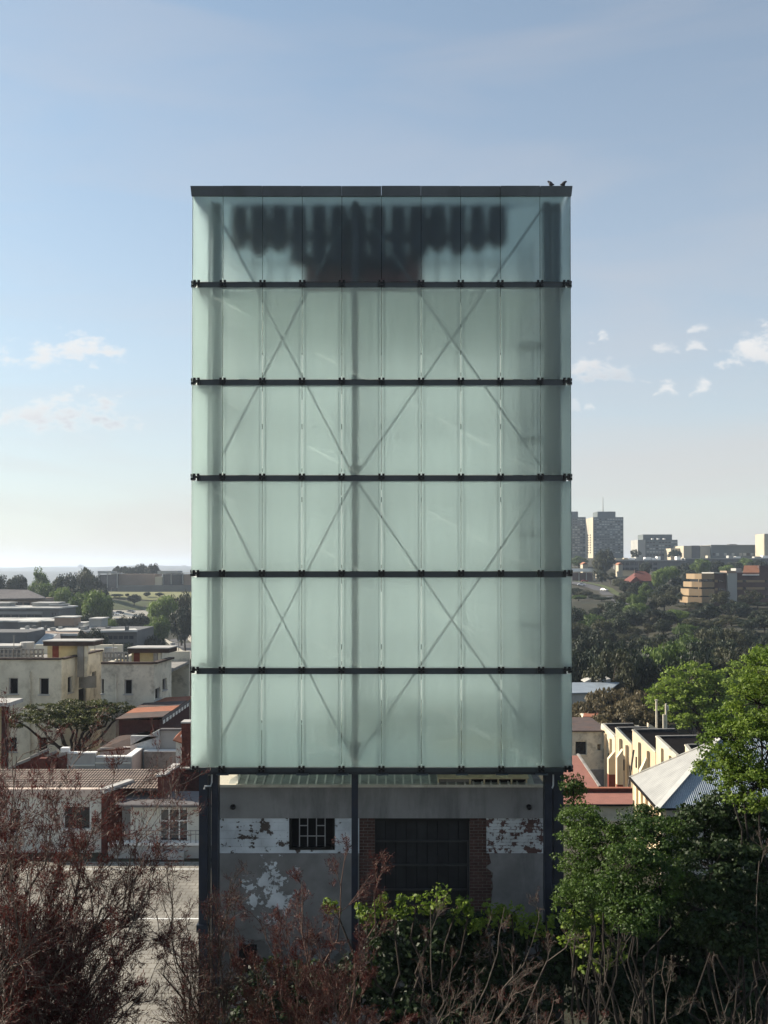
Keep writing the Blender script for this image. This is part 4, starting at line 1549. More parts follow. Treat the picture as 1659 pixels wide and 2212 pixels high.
MB().prism([(B0[0] + .4, 69.6), (B1[0], 69.6), (B2[0], 73.4), (B2[0], 79.5), (B0[0] + .4, 79.5)], ztb - 1.0, ztb - .8).build('roof', 'concrete_grey', fb)
for (p, q_) in ((B0, B1), (B1, B2)):
    MB().bar(Vector((*p, ztb + .06)) + Vector((0, .12, 0)), Vector((*q_, ztb + .06)) + Vector((0, .12, 0)), .42, .13).build('coping', 'coping_brown', fb)
for (root, up, vp0, vp1, d_) in ((fl, 64.5, 1451, 1630, 71.9), (fb, 250.3, 1456, 1600, 69.1)):
    MB().tube([P(up, vp1, d_), P(up, vp0, d_), P(up + 1, vp0 - 2, d_ + .1)], .06, 6).build('downpipe', 'cream_wall_old', root)


def roof_stair(root, u0, u1, v0, v1, ud0, ud1, cu0, cu1, cvb, bu0, bu1, bv0, bv1, d, zp):
    """rooftop stair room, its overhanging canopy, the pillar and the round balcony below"""
    zc0, zc1 = Z(v1, d), Z(v0, d)
    xa, xb = X(u0, d), X(u1, d)
    MB().slab([(xa, d - .4, zc1), (xb, d - .4, zc1), (xb + .3, d + 1.1, zc1 + .03), (xa + .4, d + 1.1, zc1 + .03)], zc1 - zc0).build('canopy', 'coping_brown', root)
    MB().slab([(xa - .06, d - .46, zc1 + .09), (xb + .06, d - .46, zc1 + .09), (xb + .36, d + 1.16, zc1 + .125), (xa + .34, d + 1.16, zc1 + .125)], .08).build('canopy_top', 'concrete_pale', root)
    bx('stair_room', xa + .1, X(cu0 - 1, d), d + .25, d + 2.1, zp - .9, zc0 - .01, 'yellow_wall', root)
    bx('stair_door', X(ud0, d), X(ud1, d), d + .2, d + .248, zp - .3, zc0 - .05, 'red_door', root)
    bx('pillar', X(cu0, d), X(cu1, d) - .22, d - .3, d + .15, Z(cvb, d), zc0 - .01, 'concrete_grey', root)
    bx('pillar', X(cu1, d) - .2, X(cu1, d), d - .2, d + .2, Z(cvb, d), zc0 - .01, 'cream_wall_old', root)
    xc, rr_ = (X(bu0, d) + X(bu1, d)) / 2, (X(bu1, d) - X(bu0, d)) / 2
    pts = [(xc + rr_ * math.cos(a), d + .3 + rr_ * .55 * math.sin(a)) for a in [math.pi + k * math.pi / 12 for k in range(13)]]
    MB().prism(pts, Z(bv1, d), Z(bv0, d)).build('balcony', 'concrete_grey', root)


roof_stair(fl, 98, 206, 1385.5, 1394.5, 112, 125.5, 170.5, 190, 1462, 169, 207, 1461, 1486, 74.6, zt_)
roof_stair(fb, 280, 367.5, 1400.5, 1409.5, 288, 301, 334, 349, 1466, 333, 362, 1463, 1485, 72.4, ztb)


def pergola(root, u0, u1, v0, v1, d, n):
    for k in range(n):
        u_ = u0 + (u1 - u0) * k / (n - 1)
        bx('pergola_post', X(u_, d) - .06, X(u_, d) + .06, d, d + .12, Z(v1 + 3, d), Z(v0, d), 'concrete_grey', root)
    for v_ in (v0 + .5, (v0 + v1) / 2, v1 - 3):
        bx('pergola_rail', X(u0 - 2, d), X(u1 + 2, d), d + .13, d + .2, Z(v_, d) - .07, Z(v_, d) + .07, 'concrete_grey', root)


pergola(fl, 0, 92, 1403, 1424, 74.5, 11)
pergola(fb, 224, 276, 1410, 1434, 72, 8)
bx('roof_slab', X(-60, 77), X(46, 77), 76.5, 79, Z(1398, 77), Z(1394, 77), 'concrete_pale', fl)
bx('link_wall', X(190, 79), X(220, 79), 79.6, 80, zt_ - 1, Z(1404, 79), 'cream_wall', fl)
MB().bar(P(190, 1416, 79.4), P(232, 1407, 82), .4, .2).build('link_coping', 'concrete_pale', fl)
for (root, u_, v0, v1, d_) in ((fl, 30, 1372, 1408, 76), (fl, 205, 1378, 1410, 78), (fb, 245, 1388, 1420, 74)):
    MB().tube([P(u_, v1, d_), P(u_, v0, d_)], .03, 5).build('aerial', 'concrete_grey', root)
    for k in range(3):
        MB().bar(P(u_ - 4 + k, v0 + 1 + 3 * k, d_), P(u_ + 4 - k, v0 + 1 + 3 * k, d_), .025).build('aerial_rod', 'concrete_grey', root)
MB().tube([(X(60, 77.5), 77.5, zt_ - .8), (X(60, 77.5), 77.5, zt_ + .9)], .55, 14).build('water_tank', 'concrete_pale', fl)
MB().tube([(X(240, 75), 75, ztb - .8), (X(240, 75), 75, ztb + .7)], .5, 14).build('water_tank', 'concrete_pale', fb)
cp = thing('carport_roof', 'flat concrete canopy on a dark post at the left picture edge', 'canopy', (X(10, 62), 62, 0))
MB().slab([P(-60, 1520, 61), P(20, 1518, 61), P(50, 1508, 64), P(-60, 1508, 64)], .25).build('slab', 'concrete_pale', cp)
bx('post', X(5, 62), X(15.5, 62), 62, 62.4, -1, Z(1522, 62), 'maroon_dark', cp)
bx('wall', X(-60, 63), X(5, 63), 63, 63.3, -1, Z(1520, 63), 'yellow_wall', cp)
bh = thing('brick_hall', 'dark red brick hall behind the flats at the left side of the tower', 'building', (X(390, 84), 84, -2))
bx('wall', X(371, 82), X(450, 82), 82, 90, -3, Z(1426, 82), 'maroon_dark', bh)
bx('coping', X(370, 82), X(450, 82), 81.8, 90.1, Z(1426, 82) + .003, Z(1423, 82), 'concrete_grey', bh)
for u_ in (381, 400):
    bx('pilaster', X(u_, 82) - .12, X(u_, 82) + .12, 81.85, 81.99, -3, Z(1442, 82), 'concrete_pale' if u_ == 381 else 'maroon_brick', bh)

# ------------------------------------------------------------------ right hand buildings
hh = thing('hip_roof_house', 'cream house with grey corrugated hip roof among the right hand trees', 'house', (X(1480, 51), 51, -2))
ez = 3.45
pB = Vector((X(1418, 48.4), 48.4, ez))
pA = Vector((X(1359, 55.6), 55.6, ez))
apx = P(1552, 1596, 52.2)
rE = apx + Vector((12, .3, 0))
fE = pB + Vector((16, .2, 0))
rear = pA + Vector((16, .3, 0))
MB().slab([pA, pB, apx], .05).build('hip_roof_plane', 'fine_sheet', hh)
nrm = (apx - pB).cross(Vector((1, 0, 0))).normalized()
if nrm.z < 0:
    nrm = -nrm
# corrugated front plane: real ridges
cb_ = MB()
nr = 150
vs, fs = [], []
for i in range(2 * nr + 1):
    t_ = i / (2 * nr)
    e_ = pB.lerp(fE, t_)
    # top of this line: on the hip until the apex, then on the ridge
    k_ = (e_.x - pB.x) / (apx.x - pB.x)
    top = pB.lerp(apx, k_) if k_ < 1 else apx.lerp(rE, min(1, (e_.x - apx.x) / (rE.x - apx.x)))
    off = nrm * (.018 if i % 2 else -.018)
    vs += [e_ + off, top + off]
for i in range(2 * nr):
    fs.append((2 * i, 2 * i + 2, 2 * i + 3, 2 * i + 1))
cb_.add(vs, fs)
cb_.build('corrugated_roof_plane', 'sheet_blue', hh)
MB().slab([pA, apx, rE, rear], .05).build('rear_roof_plane', 'fine_sheet', hh)
MB().bar(pB + Vector((0, -.03, .03)), apx + Vector((0, 0, .04)), .3, .05).build('hip_flashing', 'hip_white', hh)
MB().bar(pA + Vector((0, .03, .03)), apx + Vector((0, 0, .04)), .16, .05).build('hip_flashing', 'hip_white', hh)
MB().bar(pA + Vector((-.03, 0, -.03)), pB + Vector((-.03, 0, -.03)), .1, .1).build('gutter', 'roof_dark', hh)
MB().bar(pB + Vector((0, -.03, -.04)), fE + Vector((0, -.03, -.04)), .1, .1).build('gutter', 'roof_dark', hh)
iA, iB = Vector((pA.x + .3, pA.y - .1)), Vector((pB.x + .25, pB.y + .35))
MB().prism([(iA.x, iA.y), (iB.x, iB.y), (iB.x + .3, iB.y), (iA.x + .3, iA.y)], -4, ez - .08).build('side_wall', 'cream_sunny', hh)
for k in range(5):
    p = iA.lerp(iB, .1 + .2 * k)
    bx('pilaster', p.x - .14, p.x - .005, p.y - .15, p.y + .15, -4, ez - .1, 'cream_sunny', hh)
for k in (1, 3):
    p = iA.lerp(iB, .2 * k)
    bx('side_window', p.x - .02, p.x + .05, p.y - .22, p.y + .22, .6, 2.2, 'void', hh)
bx('front_wall', iB.x + .31, fE.x, iB.y, iB.y + .3, -4, ez - .1, 'grey_white', hh)

pk = thing('pink_roof_house', 'low house with salmon pink roof in front of the buttressed hall', 'house', (X(1310, 68), 68, -5))
zk0, zk1 = Z(1737, 66), Z(1712, 69.2)
MB().slab([(X(1215, 66), 66, zk0), (X(1366, 66), 66, zk0), (X(1364, 69.2), 69.2, zk1), (X(1215, 69.2), 69.2, zk1)], .1).build('roof', 'roof_pink', pk)
bx('brick_parapet', X(1215, 69.3), X(1364, 69.3), 69.25, 69.6, -6, Z(1703.5, 69.3), 'maroon_brick', pk)
bx('parapet_cap', X(1215, 69.3), X(1364, 69.3), 69.2, 69.65, Z(1703.5, 69.3) + .002, Z(1702, 69.3), 'roof_orange', pk)
bx('front_wall', X(1215, 66.3), X(1364, 66.3), 66.3, 66.6, -6, zk0 - .12, 'cream_wall', pk)
bx('gutter', X(1215, 66), X(1366, 66), 65.9, 65.99, zk0 - .12, zk0 - .01, 'roof_dark', pk)
tr_ = thing('terracotta_roof', 'sloping terracotta roof against the stained cream house right of the tower', 'roof', (X(1255, 82), 82, -6))
MB().slab([P(1205, 1702, 77), P(1295, 1702, 77), P(1248, 1632, 86), P(1205, 1632, 86)], .12).build('tiles', 'roof_pink', tr_)
MB().bar(P(1295.5, 1701, 77) + Vector((0, 0, .08)), P(1248.5, 1631, 86) + Vector((0, 0, .08)), .2, .12).build('verge', 'concrete_grey', tr_)
bx('wall', X(1210, 77.4), X(1288, 77.4), 77.4, 77.7, -8, Z(1704, 77.2) - .1, 'plaster_grey', tr_)

ch = thing('cream_house', 'stained cream house with two dark windows just right of the tower', 'house', (X(1280, 104), 104, -8))
dC = 102
wall_open(ch, G(1205, dC), G(1313, dC), -9, Z(1580, dC), .4, [(1241, 1266.5, 1601, 1630), (1288.5, 1298, 1607, 1621)], 'cream_wall_old', 'dark_glass', 'cream_wall')
bx('dark_plinth', X(1205, dC), X(1313.5, dC), dC - .12, dC - .005, -9, Z(1662, dC), 'plaster_grey', ch)
bx('flat_roof', X(1203, dC), X(1314, dC), dC - .25, dC + 9, Z(1580, dC) + .003, Z(1577.5, dC), 'roof_brown', ch)
bx('side_wall', X(1313, dC) - .4, X(1313, dC), dC + .41, dC + 8.5, -9, Z(1580, dC), 'cream_wall_old', ch)
for k in range(4):
    u_ = 1243 + k * 14
    bx('roof_light', X(u_, dC + 4), X(u_ + 11, dC + 4), dC + 4, dC + 4.3, Z(1578, dC + 4), Z(1570, dC + 4), 'window_glass', ch)
bx('roof_light_frame', X(1241, dC + 4.4), X(1299, dC + 4.4), dC + 4.35, dC + 4.6, Z(1578, dC + 4), Z(1569, dC + 4), 'concrete_pale', ch)

# saw-tooth hall with buttresses
sa = thing('sawtooth_hall', 'sunlit cream hall with saw tooth roof and buttresses right of the tower', 'building', (X(1380, 98), 98, -9))
PK = [(1300, 1566, 102.3), (1329.5, 1574, 99.6), (1366, 1578, 97.6), (1417, 1592.5, 94.6), (1480, 1611, 90.5)]
VL = [(1328.5, 1593.5, 99.75), (1365, 1610, 97.75), (1416, 1626.5, 94.75), (1462, 1634, 91.6), (1510, 1652, 88)]
LN = [3.4, 3.6, 4.4, 5.2, 4.0]
for i in range(5):
    a, c = P(*PK[i]), P(*VL[i])
    if i < 4:
        c = Vector((c.x, c.y, c.z))
    nx_ = Vector((1, .08, 0))
    w_ = MB().prism([(a.x, a.y), (c.x, c.y), (c.x + .35, c.y), (a.x + .35, a.y)], -10, [a.z, c.z, c.z, a.z])
    wl2 = w_.build('gable_wall', 'cream_sunny', sa)
    MB().slab([a + Vector((.1, 0, .05)), c + Vector((.1, 0, .05)), c + nx_ * LN[i] + Vector((0, 0, .05)), a + nx_ * LN[i] + Vector((0, 0, .05))], .1).build('roof_slope', 'roof_dark', sa)
    MB().bar(a + Vector((.08, .0, .1)), c + Vector((.08, 0, .1)), .34, .14).build('coping', 'cream_wall_old', sa)
    # clerestory facing away and ridge capping
    bx('clerestory', a.x + .36, a.x + LN[i], a.y + .02, a.y + .12, a.z - 1.4, a.z, 'window_glass', sa)
    MB().bar(a + Vector((.2, 0, .12)), a + nx_ * LN[i] + Vector((0, 0, .12)), .25, .08).build('ridge_cap', 'concrete_grey', sa)
    for k in (.3, .68):
        p = a.lerp(c, k)
        bx('pilaster', p.x - .18, p.x + .05, p.y - .14, p.y + .14, -10, p.z - .5, 'cream_sunny', sa)
    for k in (.15, .5, .85):
        p = a.lerp(c, k)
        b = MB().prism([(p.x - .03, p.y - .16), (p.x + .12, p.y - .18), (p.x + .12, p.y + .22), (p.x - .03, p.y + .2)], p.z - 3.4, p.z - 2.3)
        b.build('slot_window', 'void', sa)
bx('rear_wall', P(*PK[0]).x, P(*PK[0]).x + 4, 102.4, 102.7, -10, P(*PK[0]).z - .1, 'cream_wall', sa)
bx('far_wall', P(*PK[0]).x + 5.3, P(*PK[0]).x + 5.6, 88, 102, -10, P(*PK[0]).z - 1.6, 'cream_wall', sa)
for (u0, u1, vt0, vt1, d_, red) in ((1314.5, 1329.5, 1640, 1622, 98.6, 1673), (1333, 1346, 1637, 1619, 96.4, 1695), (1383, 1398, 1666, 1638, 93.4, 0)):
    a, c = P(u0, vt0, d_), P(u1, vt1, d_)
    zr_ = Z(red, d_) if red else -10
    MB().prism([(a.x, d_), (c.x, d_), (c.x, d_ + .6), (a.x, d_ + .6)], max(zr_, -10) if red else -10, [a.z, c.z, c.z, a.z]).build('buttress', 'cream_sunny', sa)
    if red:
        bx('buttress_base', a.x + .02, c.x - .02, d_ + .02, d_ + .58, -10, zr_ - .004, 'red_door', sa)
MB().tube([P(1369, 1620, 94), P(1357, 1703, 92.6)], .1, 8).build('leaning_downpipe', 'bark_pale', sa)
MB().prism([(X(1399, 104), 104), (X(1421, 104), 104), (X(1421, 104), 104.5), (X(1399, 104), 104.5)], Z(1580, 104), [Z(1562, 104), Z(1575, 104), Z(1575, 104), Z(1562, 104)]).build('end_gable', 'cream_sunny', sa)

for (u_, v0, v1, d_, lab) in ((1418, 1511, 1575, 106, 'pale pole with a crosspiece standing left of the other behind the sawtooth hall'),
                              (1438.5, 1520, 1582, 105, 'pale pole with a transformer box behind the sawtooth hall')):
    po_ = thing('utility_pole', lab, 'pole', (X(u_, d_), d_, -10), 'poles behind the sawtooth hall')
    MB().tube([(X(u_, d_), d_, -10), P(u_, v0, d_)], [.16, .11], 8).build('shaft', 'pole_pale', po_)
    if u_ < 1430:
        MB().bar(P(u_ - 3.5, v0 + 1.5, d_ - .1), P(u_ + 3.5, v0 + 1.5, d_ - .1), .1, .1).build('crosspiece', 'pole_pale', po_)
    else:
        bx('transformer', X(u_ + 1.2, d_), X(u_ + 4, d_), d_ - .15, d_ + .2, Z(1534, d_), Z(1524, d_), 'concrete_pale', po_)
        MB().tube([(X(u_ - 5, d_), d_, -10), P(u_ - 5, 1543, d_)], .12, 8).build('stay_post', 'pole_pale', po_)
bc = thing('small_house', 'small cream house glimpsed under the brown flat topped trees', 'house', (X(1280, 122), 122, -10))
bx('wall', X(1262, 121), X(1292, 121), 121, 126, -11, Z(1547, 121), 'cream_wall', bc)
MB().slab([P(1259, 1548, 120.5), P(1294, 1548, 120.5), P(1292, 1538, 124), P(1262, 1538, 124)], .15).build('roof', 'roof_orange', bc)
lb_ = thing('blue_roof_shed', 'long shed with pale blue metal roof beyond the brown flat topped trees', 'shed', (X(1285, 152), 152, -12))
MB().slab([P(1225, 1497, 150), P(1312, 1495, 150), P(1338, 1474, 157), P(1225, 1474, 157)], .15).build('roof', 'sheet_blue', lb_)
bx('wall', X(1225, 150.4), X(1310, 150.4), 150.4, 156, -14, Z(1499, 150.4), 'grey_white', lb_)
for k, u_ in enumerate((1262, 1285, 1304)):
    MB().prism([(X(u_, 158), 158), (X(u_ + 14, 158), 158), (X(u_ + 14, 158), 161), (X(u_, 158), 161)], Z(1474, 158), [Z(1473, 158), Z(1466, 158), Z(1466, 158), Z(1473, 158)]).build('roof_vent', 'grey_white', lb_)

# ------------------------------------------------------------------ far left campus
c1 = thing('campus_building', 'grey campus block with white flat roofs just above the cream flats', 'building', (X(150, 240), 240, -8))
fblock(c1, 'wall', -60, 60, 1366, 1420, 226, 12, 'far_grey', -12)
MB().slab([P(-60, 1390, 224), P(70, 1394, 224), P(45, 1368, 234), P(-60, 1368, 234)], .4).build('slate_roof', 'roof_slate', c1)
MB().slab([P(66, 1400, 222), P(78, 1404, 222), P(126, 1370, 238), P(100, 1368, 238)], .4).build('hip_roof', 'stone_pale', c1)
MB().slab([P(78, 1404, 222), P(132, 1392, 226), P(130, 1369, 238), P(122, 1370, 238)], .4).build('hip_roof', 'roof_slate', c1)
fblock(c1, 'wall', 40, 175, 1368, 1400, 240, 14, 'far_brown', -12)
MB().slab([P(40, 1369, 239), P(176, 1369, 239), P(168, 1358, 258), P(44, 1356, 258)], .5).build('flat_roof', 'roof_white', c1)
fblock(c1, 'wall', 175, 296, 1362, 1398, 246, 18, 'far_grey', -12)
MB().slab([P(120, 1363, 245), P(297, 1361, 245), P(286, 1353, 268), P(150, 1353, 268)], .5).build('flat_roof', 'roof_white', c1)
wgrid(c1, 222, 290, 1371, 1383, 6, 1, .8, .6, 246, 'window_glass', name='window', proud=.1)
wgrid(c1, 222, 290, 1386, 1398, 6, 1, .8, .6, 246, 'window_glass', name='window', proud=.1)
for k, (u0, u1, v0, v1) in enumerate(((118, 160, 1335, 1352), (193, 220, 1338, 1354), (90, 125, 1343, 1354), (40, 80, 1345, 1358), (156, 180, 1348, 1356))):
    fblock(c1, 'roof_plant', u0, u1, v0, v1, 262 + k, 6, ('far_brown', 'far_concrete', 'far_grey', 'far_grey', 'far_white')[k])
    fblock(c1, 'plant_cap', u0 - 1, u1 + 1, v0 - 2.5, v0 - .2, 261.6 + k, 7, 'roof_white')
fblock(c1, 'wall', -60, 84, 1344, 1372, 268, 14, 'far_grey', -12)
fblock(c1, 'flat_roof', -60, 85, 1340.5, 1343.8, 267.5, 16, 'roof_white')
rq = random.Random(17)
for k in range(16):
    u_, d_ = rq.uniform(50, 280), rq.uniform(243, 256)
    fblock(c1, 'roof_unit', u_, u_ + rq.uniform(3, 9), 1355 + rq.uniform(-3, 2), 1362, d_, rq.uniform(1, 3), rq.choice(['far_white', 'far_concrete', 'far_grey']))
for k in range(12):
    u_ = -10 + k * 4.6
    fblock(c1, 'window', u_, u_ + 3.2, 1398, 1406, 225.8, .4, 'window_glass')
c2 = thing('campus_building', 'curved grey office block with bands of windows at the far left', 'building', (X(50, 300), 300, -5))
fblock(c2, 'wall', -60, 128, 1316, 1350, 296, 16, 'far_grey', -8)
fblock(c2, 'roof_edge', -60, 129, 1312.5, 1315.6, 295.4, 18, 'roof_white')
fblock(c2, 'spandrel', -60, 92, 1321, 1327, 295.7, .3, 'far_band')
fblock(c2, 'spandrel', -60, 92, 1338, 1345, 295.7, .3, 'far_band')
wgrid(c2, -60, 92, 1327.5, 1337.5, 9, 1, .82, .9, 296, 'window_glass', proud=.15)
wgrid(c2, 108, 126, 1320, 1345, 1, 2, .5, .4, 296, 'window_glass', proud=.15)
for (u0, u1, v0, v1) in ((70, 124, 1304, 1312), (108, 134, 1308, 1320), (-40, 18, 1304, 1312)):
    fblock(c2, 'penthouse', u0, u1, v0, v1, 304, 6, 'far_concrete')
    fblock(c2, 'penthouse_cap', u0 - 2, u1 + 2, v0 - 2.5, v0 - .2, 303.5, 7, 'roof_white')
c3 = thing('campus_building', 'grey hip roofed hall behind the curved office block at far left', 'building', (X(40, 350), 350, -2))
fblock(c3, 'wall', -60, 88, 1293, 1322, 346, 14, 'far_brown', -5)
zq, zq2 = 347, 353
MB().slab([P(-60, 1294, 344), P(98, 1292, 344), P(60, 1274, 352), P(-60, 1272, 352)], .4).build('roof', 'roof_slate', c3)
MB().slab([P(98, 1292, 344), P(98, 1290, 360), P(60, 1274, 352)], .3).build('roof_hip', 'roof_slate', c3)
wgrid(c3, -50, 84, 1301, 1308, 8, 1, .7, .9, 346, 'window_glass', proud=.15)

mu = thing('museum_building', 'long flat roofed brick and glass building on the hill left of the tower', 'building', (X(310, 610), 610, 0))
fblock(mu, 'brick_wall', 254, 334, 1240, 1276, 600, 20, 'far_brown', -3)
fblock(mu, 'glass_bay', 212, 253, 1241, 1262, 596, 16, 'window_glass', -3)
for u_ in (213, 231, 252):
    fblock(mu, 'white_frame', u_, u_ + 1.6, 1239.5, 1270, 595, 1, 'far_concrete')
fblock(mu, 'white_frame', 211, 254, 1238, 1239.4, 594.6, 16, 'far_concrete')
fblock(mu, 'roof_box', 211, 240, 1233.5, 1238, 604, 14, 'far_concrete')
fblock(mu, 'low_wing', 193, 212, 1246, 1275, 604, 14, 'far_concrete', -3)
fblock(mu, 'pillar', 335, 350, 1246, 1273, 592, 10, 'far_cream', -3)
fblock(mu, 'roof_box', 340, 384, 1233, 1240, 600, 14, 'far_concrete')
fblock(mu, 'glass_bay', 352, 396, 1240.5, 1254, 594, 16, 'window_glass', -3)
fblock(mu, 'brick_wall', 396.5, 440, 1240.5, 1276, 594, 16, 'far_brown', -3)
for u_ in (351, 369, 394):
    fblock(mu, 'white_frame', u_, u_ + 1.6, 1238.5, 1262, 592.6, 1, 'far_concrete')
fblock(mu, 'white_frame', 350, 440, 1237, 1238.3, 592, 18, 'far_concrete')
fblock(mu, 'lower_wall', 254, 440, 1264, 1276, 590, 1.5, 'far_grey', -3)
for (u0, u1, v0, lab) in ((168, 177, 1219.5, 'faint pale office block on the hazy horizon at left'), (390, 404, 1221, 'faint pale blocks on the hazy horizon beside the tower')):
    o = thing('distant_block', lab, 'building', (X((u0 + u1) / 2, 6000), 6000, 0), 'blocks on the horizon')
    fblock(o, 'block', u0, u1, v0 + 2, 1234, 6000, 40, 'far_cream', -20)
    fblock(o, 'block', u0 + 2, u1 - 3, v0, v0 + 1.9, 6000, 30, 'far_cream')

# ------------------------------------------------------------------ far right skyline
t2 = thing('tower_block', 'tall grey apartment tower with a mast and sunlit left flank', 'building', (X(1315, 915), 915, 20))
dT = 900
fblock(t2, 'wall', 1282, 1347, 1117, 1203, dT, 33, 'tower_wall', 15)
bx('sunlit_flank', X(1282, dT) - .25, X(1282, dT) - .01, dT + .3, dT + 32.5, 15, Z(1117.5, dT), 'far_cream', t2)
fblock(t2, 'roof_house', 1291, 1330, 1105, 1116.8, dT + 4, 20, 'tower_wall')
MB().tube([P(1302.5, 1105, dT + 8), P(1302.5, 1074, dT + 8)], [.5, .2], 6).build('mast', 'far_concrete', t2)
wgrid(t2, 1283, 1346, 1119, 1196, 11, 14, .74, .42, dT, 'tower_pane', .08, 3, 'tower_pane_dark', proud=.15)
for j in range(14):
    z_ = Z(1119 + 5.5 * (j + .75), dT)
    for k in range(2):
        y_ = dT + 10 + k * 10
        bx('flank_window', X(1282, dT) - .4, X(1282, dT) - .24, y_, y_ + 4, z_, z_ + 1.2, 'tower_pane_dark' if j > 5 else 'far_concrete', t2)
t1 = thing('tower_block', 'tall grey apartment tower half hidden behind the right edge of the glass', 'building', (X(1240, 915), 915, 20))
fblock(t1, 'wall', 1190, 1265.5, 1117, 1203, 935, 28, 'tower_wall', 15)
fblock(t1, 'roof_house', 1200, 1249, 1105, 1116.8, 938, 20, 'tower_wall')
wgrid(t1, 1191, 1264.5, 1119, 1197, 13, 14, .74, .42, 935, 'tower_pane', .08, 5, 'tower_pane_dark', proud=.15)
t3 = thing('office_block', 'mid rise grey block right of the twin towers on the skyline', 'building', (X(1420, 860), 860, 20))
fblock(t3, 'wall', 1394.5, 1464, 1166, 1206, 850, 26, 'tower_wall', 12)
fblock(t3, 'stair_core', 1378, 1394.3, 1166, 1206, 849, 24, 'far_concrete', 12)
fblock(t3, 'roof_house', 1389.5, 1452, 1154.5, 1165.8, 853, 18, 'tower_wall')
wgrid(t3, 1396, 1463, 1168.5, 1202, 10, 5, .74, .45, 850, 'tower_pane', .08, 7, 'tower_pane_dark', proud=.15)
for u_ in (1408, 1420, 1433):
    fblock(t3, 'dish', u_, u_ + 4.5, 1162.5, 1165.6, 849, 2, 'far_white')
h1 = thing('hall_block', 'pale cream hall with a dark recessed bay on the right skyline', 'building', (X(1505, 830), 830, 18))
fblock(h1, 'wall', 1477, 1494, 1179, 1205, 820, 30, 'far_cream', 12)
fblock(h1, 'wall', 1494.2, 1513, 1178.5, 1205, 821, 30, 'far_grey', 12)
fblock(h1, 'wall', 1513.2, 1536, 1178.5, 1205, 820, 30, 'far_cream', 12)
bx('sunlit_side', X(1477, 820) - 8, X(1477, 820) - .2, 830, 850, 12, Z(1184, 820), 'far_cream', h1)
h2 = thing('hall_block', 'long grey flat roofed block at the right end of the skyline', 'building', (X(1595, 830), 830, 18))
fblock(h2, 'wall', 1536.3, 1655, 1178, 1212, 818, 28, 'tower_wall', 12)
fblock(h2, 'roof_edge', 1536, 1655, 1176.8, 1177.9, 817.5, 29, 'far_concrete')
fblock(h2, 'roof_plant', 1576, 1592, 1175.5, 1176.7, 826, 6, 'far_grey')
wgrid(h2, 1538, 1654, 1194, 1201, 14, 1, .7, .8, 818, 'tower_pane', .1, 9, 'tower_pane_dark', proud=.15)
h3 = thing('hall_block', 'sunlit cream block cut by the right picture edge on the skyline', 'building', (X(1670, 790), 790, 18))
fblock(h3, 'wall', 1652, 1720, 1153, 1215, 790, 20, 'far_cream', 10)
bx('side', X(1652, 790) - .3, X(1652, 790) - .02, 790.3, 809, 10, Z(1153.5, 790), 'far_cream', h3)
lo = thing('low_campus_block', 'long low dark block with white roof plant across the right hillside', 'building', (X(1500, 700), 700, 10))
fblock(lo, 'wall', 1328, 1480, 1212, 1240, 690, 20, 'far_grey', 4)
fblock(lo, 'roof_edge', 1326, 1481, 1209.5, 1211.8, 689, 22, 'far_concrete')
wgrid(lo, 1330, 1420, 1214, 1222, 9, 1, .8, .75, 690, 'window_glass', proud=.15)
wgrid(lo, 1330, 1420, 1225, 1233, 9, 1, .8, .75, 690, 'window_glass', proud=.15)
fblock(lo, 'wall', 1480.2, 1720, 1208, 1235, 694, 20, 'far_grey', 4)
fblock(lo, 'roof_edge', 1480, 1720, 1205.5, 1207.8, 693.5, 22, 'far_concrete')
rnd = random.Random(5)
for (u0, u1, v0) in ((1330, 1345, 1206), (1348, 1356, 1205), (1358, 1372, 1205.5), (1374, 1387, 1203), (1394, 1406, 1203.5), (1409, 1418, 1205), (1420, 1427, 1202), (1462, 1470, 1202), (1529, 1535, 1200), (1574, 1585, 1200), (1590, 1600, 1202), (1630, 1645, 1202), (1648, 1660, 1200)):
    fblock(lo, 'roof_plant', u0, u1, v0, 1209.4 if u0 < 1480 else 1205.4, 697, 5, rnd.choice(['far_white', 'far_white', 'far_cream', 'far_concrete']))
gs = thing('forecourt_canopy', 'white canopy of a filling station beside the tower edge', 'canopy', (X(1260, 620), 620, 7))
fblock(gs, 'canopy', 1215, 1288, 1228, 1235, 612, 16, 'far_white')
for u_ in (1235, 1250, 1266, 1284):
    fblock(gs, 'column', u_, u_ + 1.8, 1235.2, 1256, 614, .6, 'far_concrete')
fblock(gs, 'shop', 1215, 1280, 1237, 1256, 634, 8, 'maroon_far')
for (u0, u1, v0, v1, lab) in ((1259, 1270, 1216, 1229, 'small cream gabled house above the filling station canopy'), (1292, 1300, 1214, 1240, 'narrow cream house half hidden by trees right of the filling station'), (1336, 1345, 1217, 1236, 'cream and orange house front between trees below the towers')):
    o = thing('hill_house', lab, 'house', (X((u0 + u1) / 2, 660), 660, 8))
    fblock(o, 'wall', u0, u1, v0 + 3, v1, 655, 8, 'far_cream', 3)
    a, c = P(u0 - 1, v0 + 3, 654.5), P(u1 + 1, v0 + 3, 654.5)
    MB().prism([(a.x, 654.5), ((a.x + c.x) / 2, 654.5), (c.x, 654.5), (c.x, 664), ((a.x + c.x) / 2, 664), (a.x, 664)], a.z + .02, [a.z + .1, a.z + 1.5, a.z + .1, a.z + .1, a.z + 1.5, a.z + .1]).build('roof', 'orange_far', o)
rh = thing('red_roof_house', 'house with a red tiled hip roof among trees below the towers', 'house', (X(1390, 510), 510, 3))
fblock(rh, 'wall', 1366, 1420, 1254, 1270, 505, 12, 'far_grey', -2)
rz0, rz1 = Z(1255, 504), Z(1234, 510)
xL, xR = X(1361, 504), X(1424, 504)
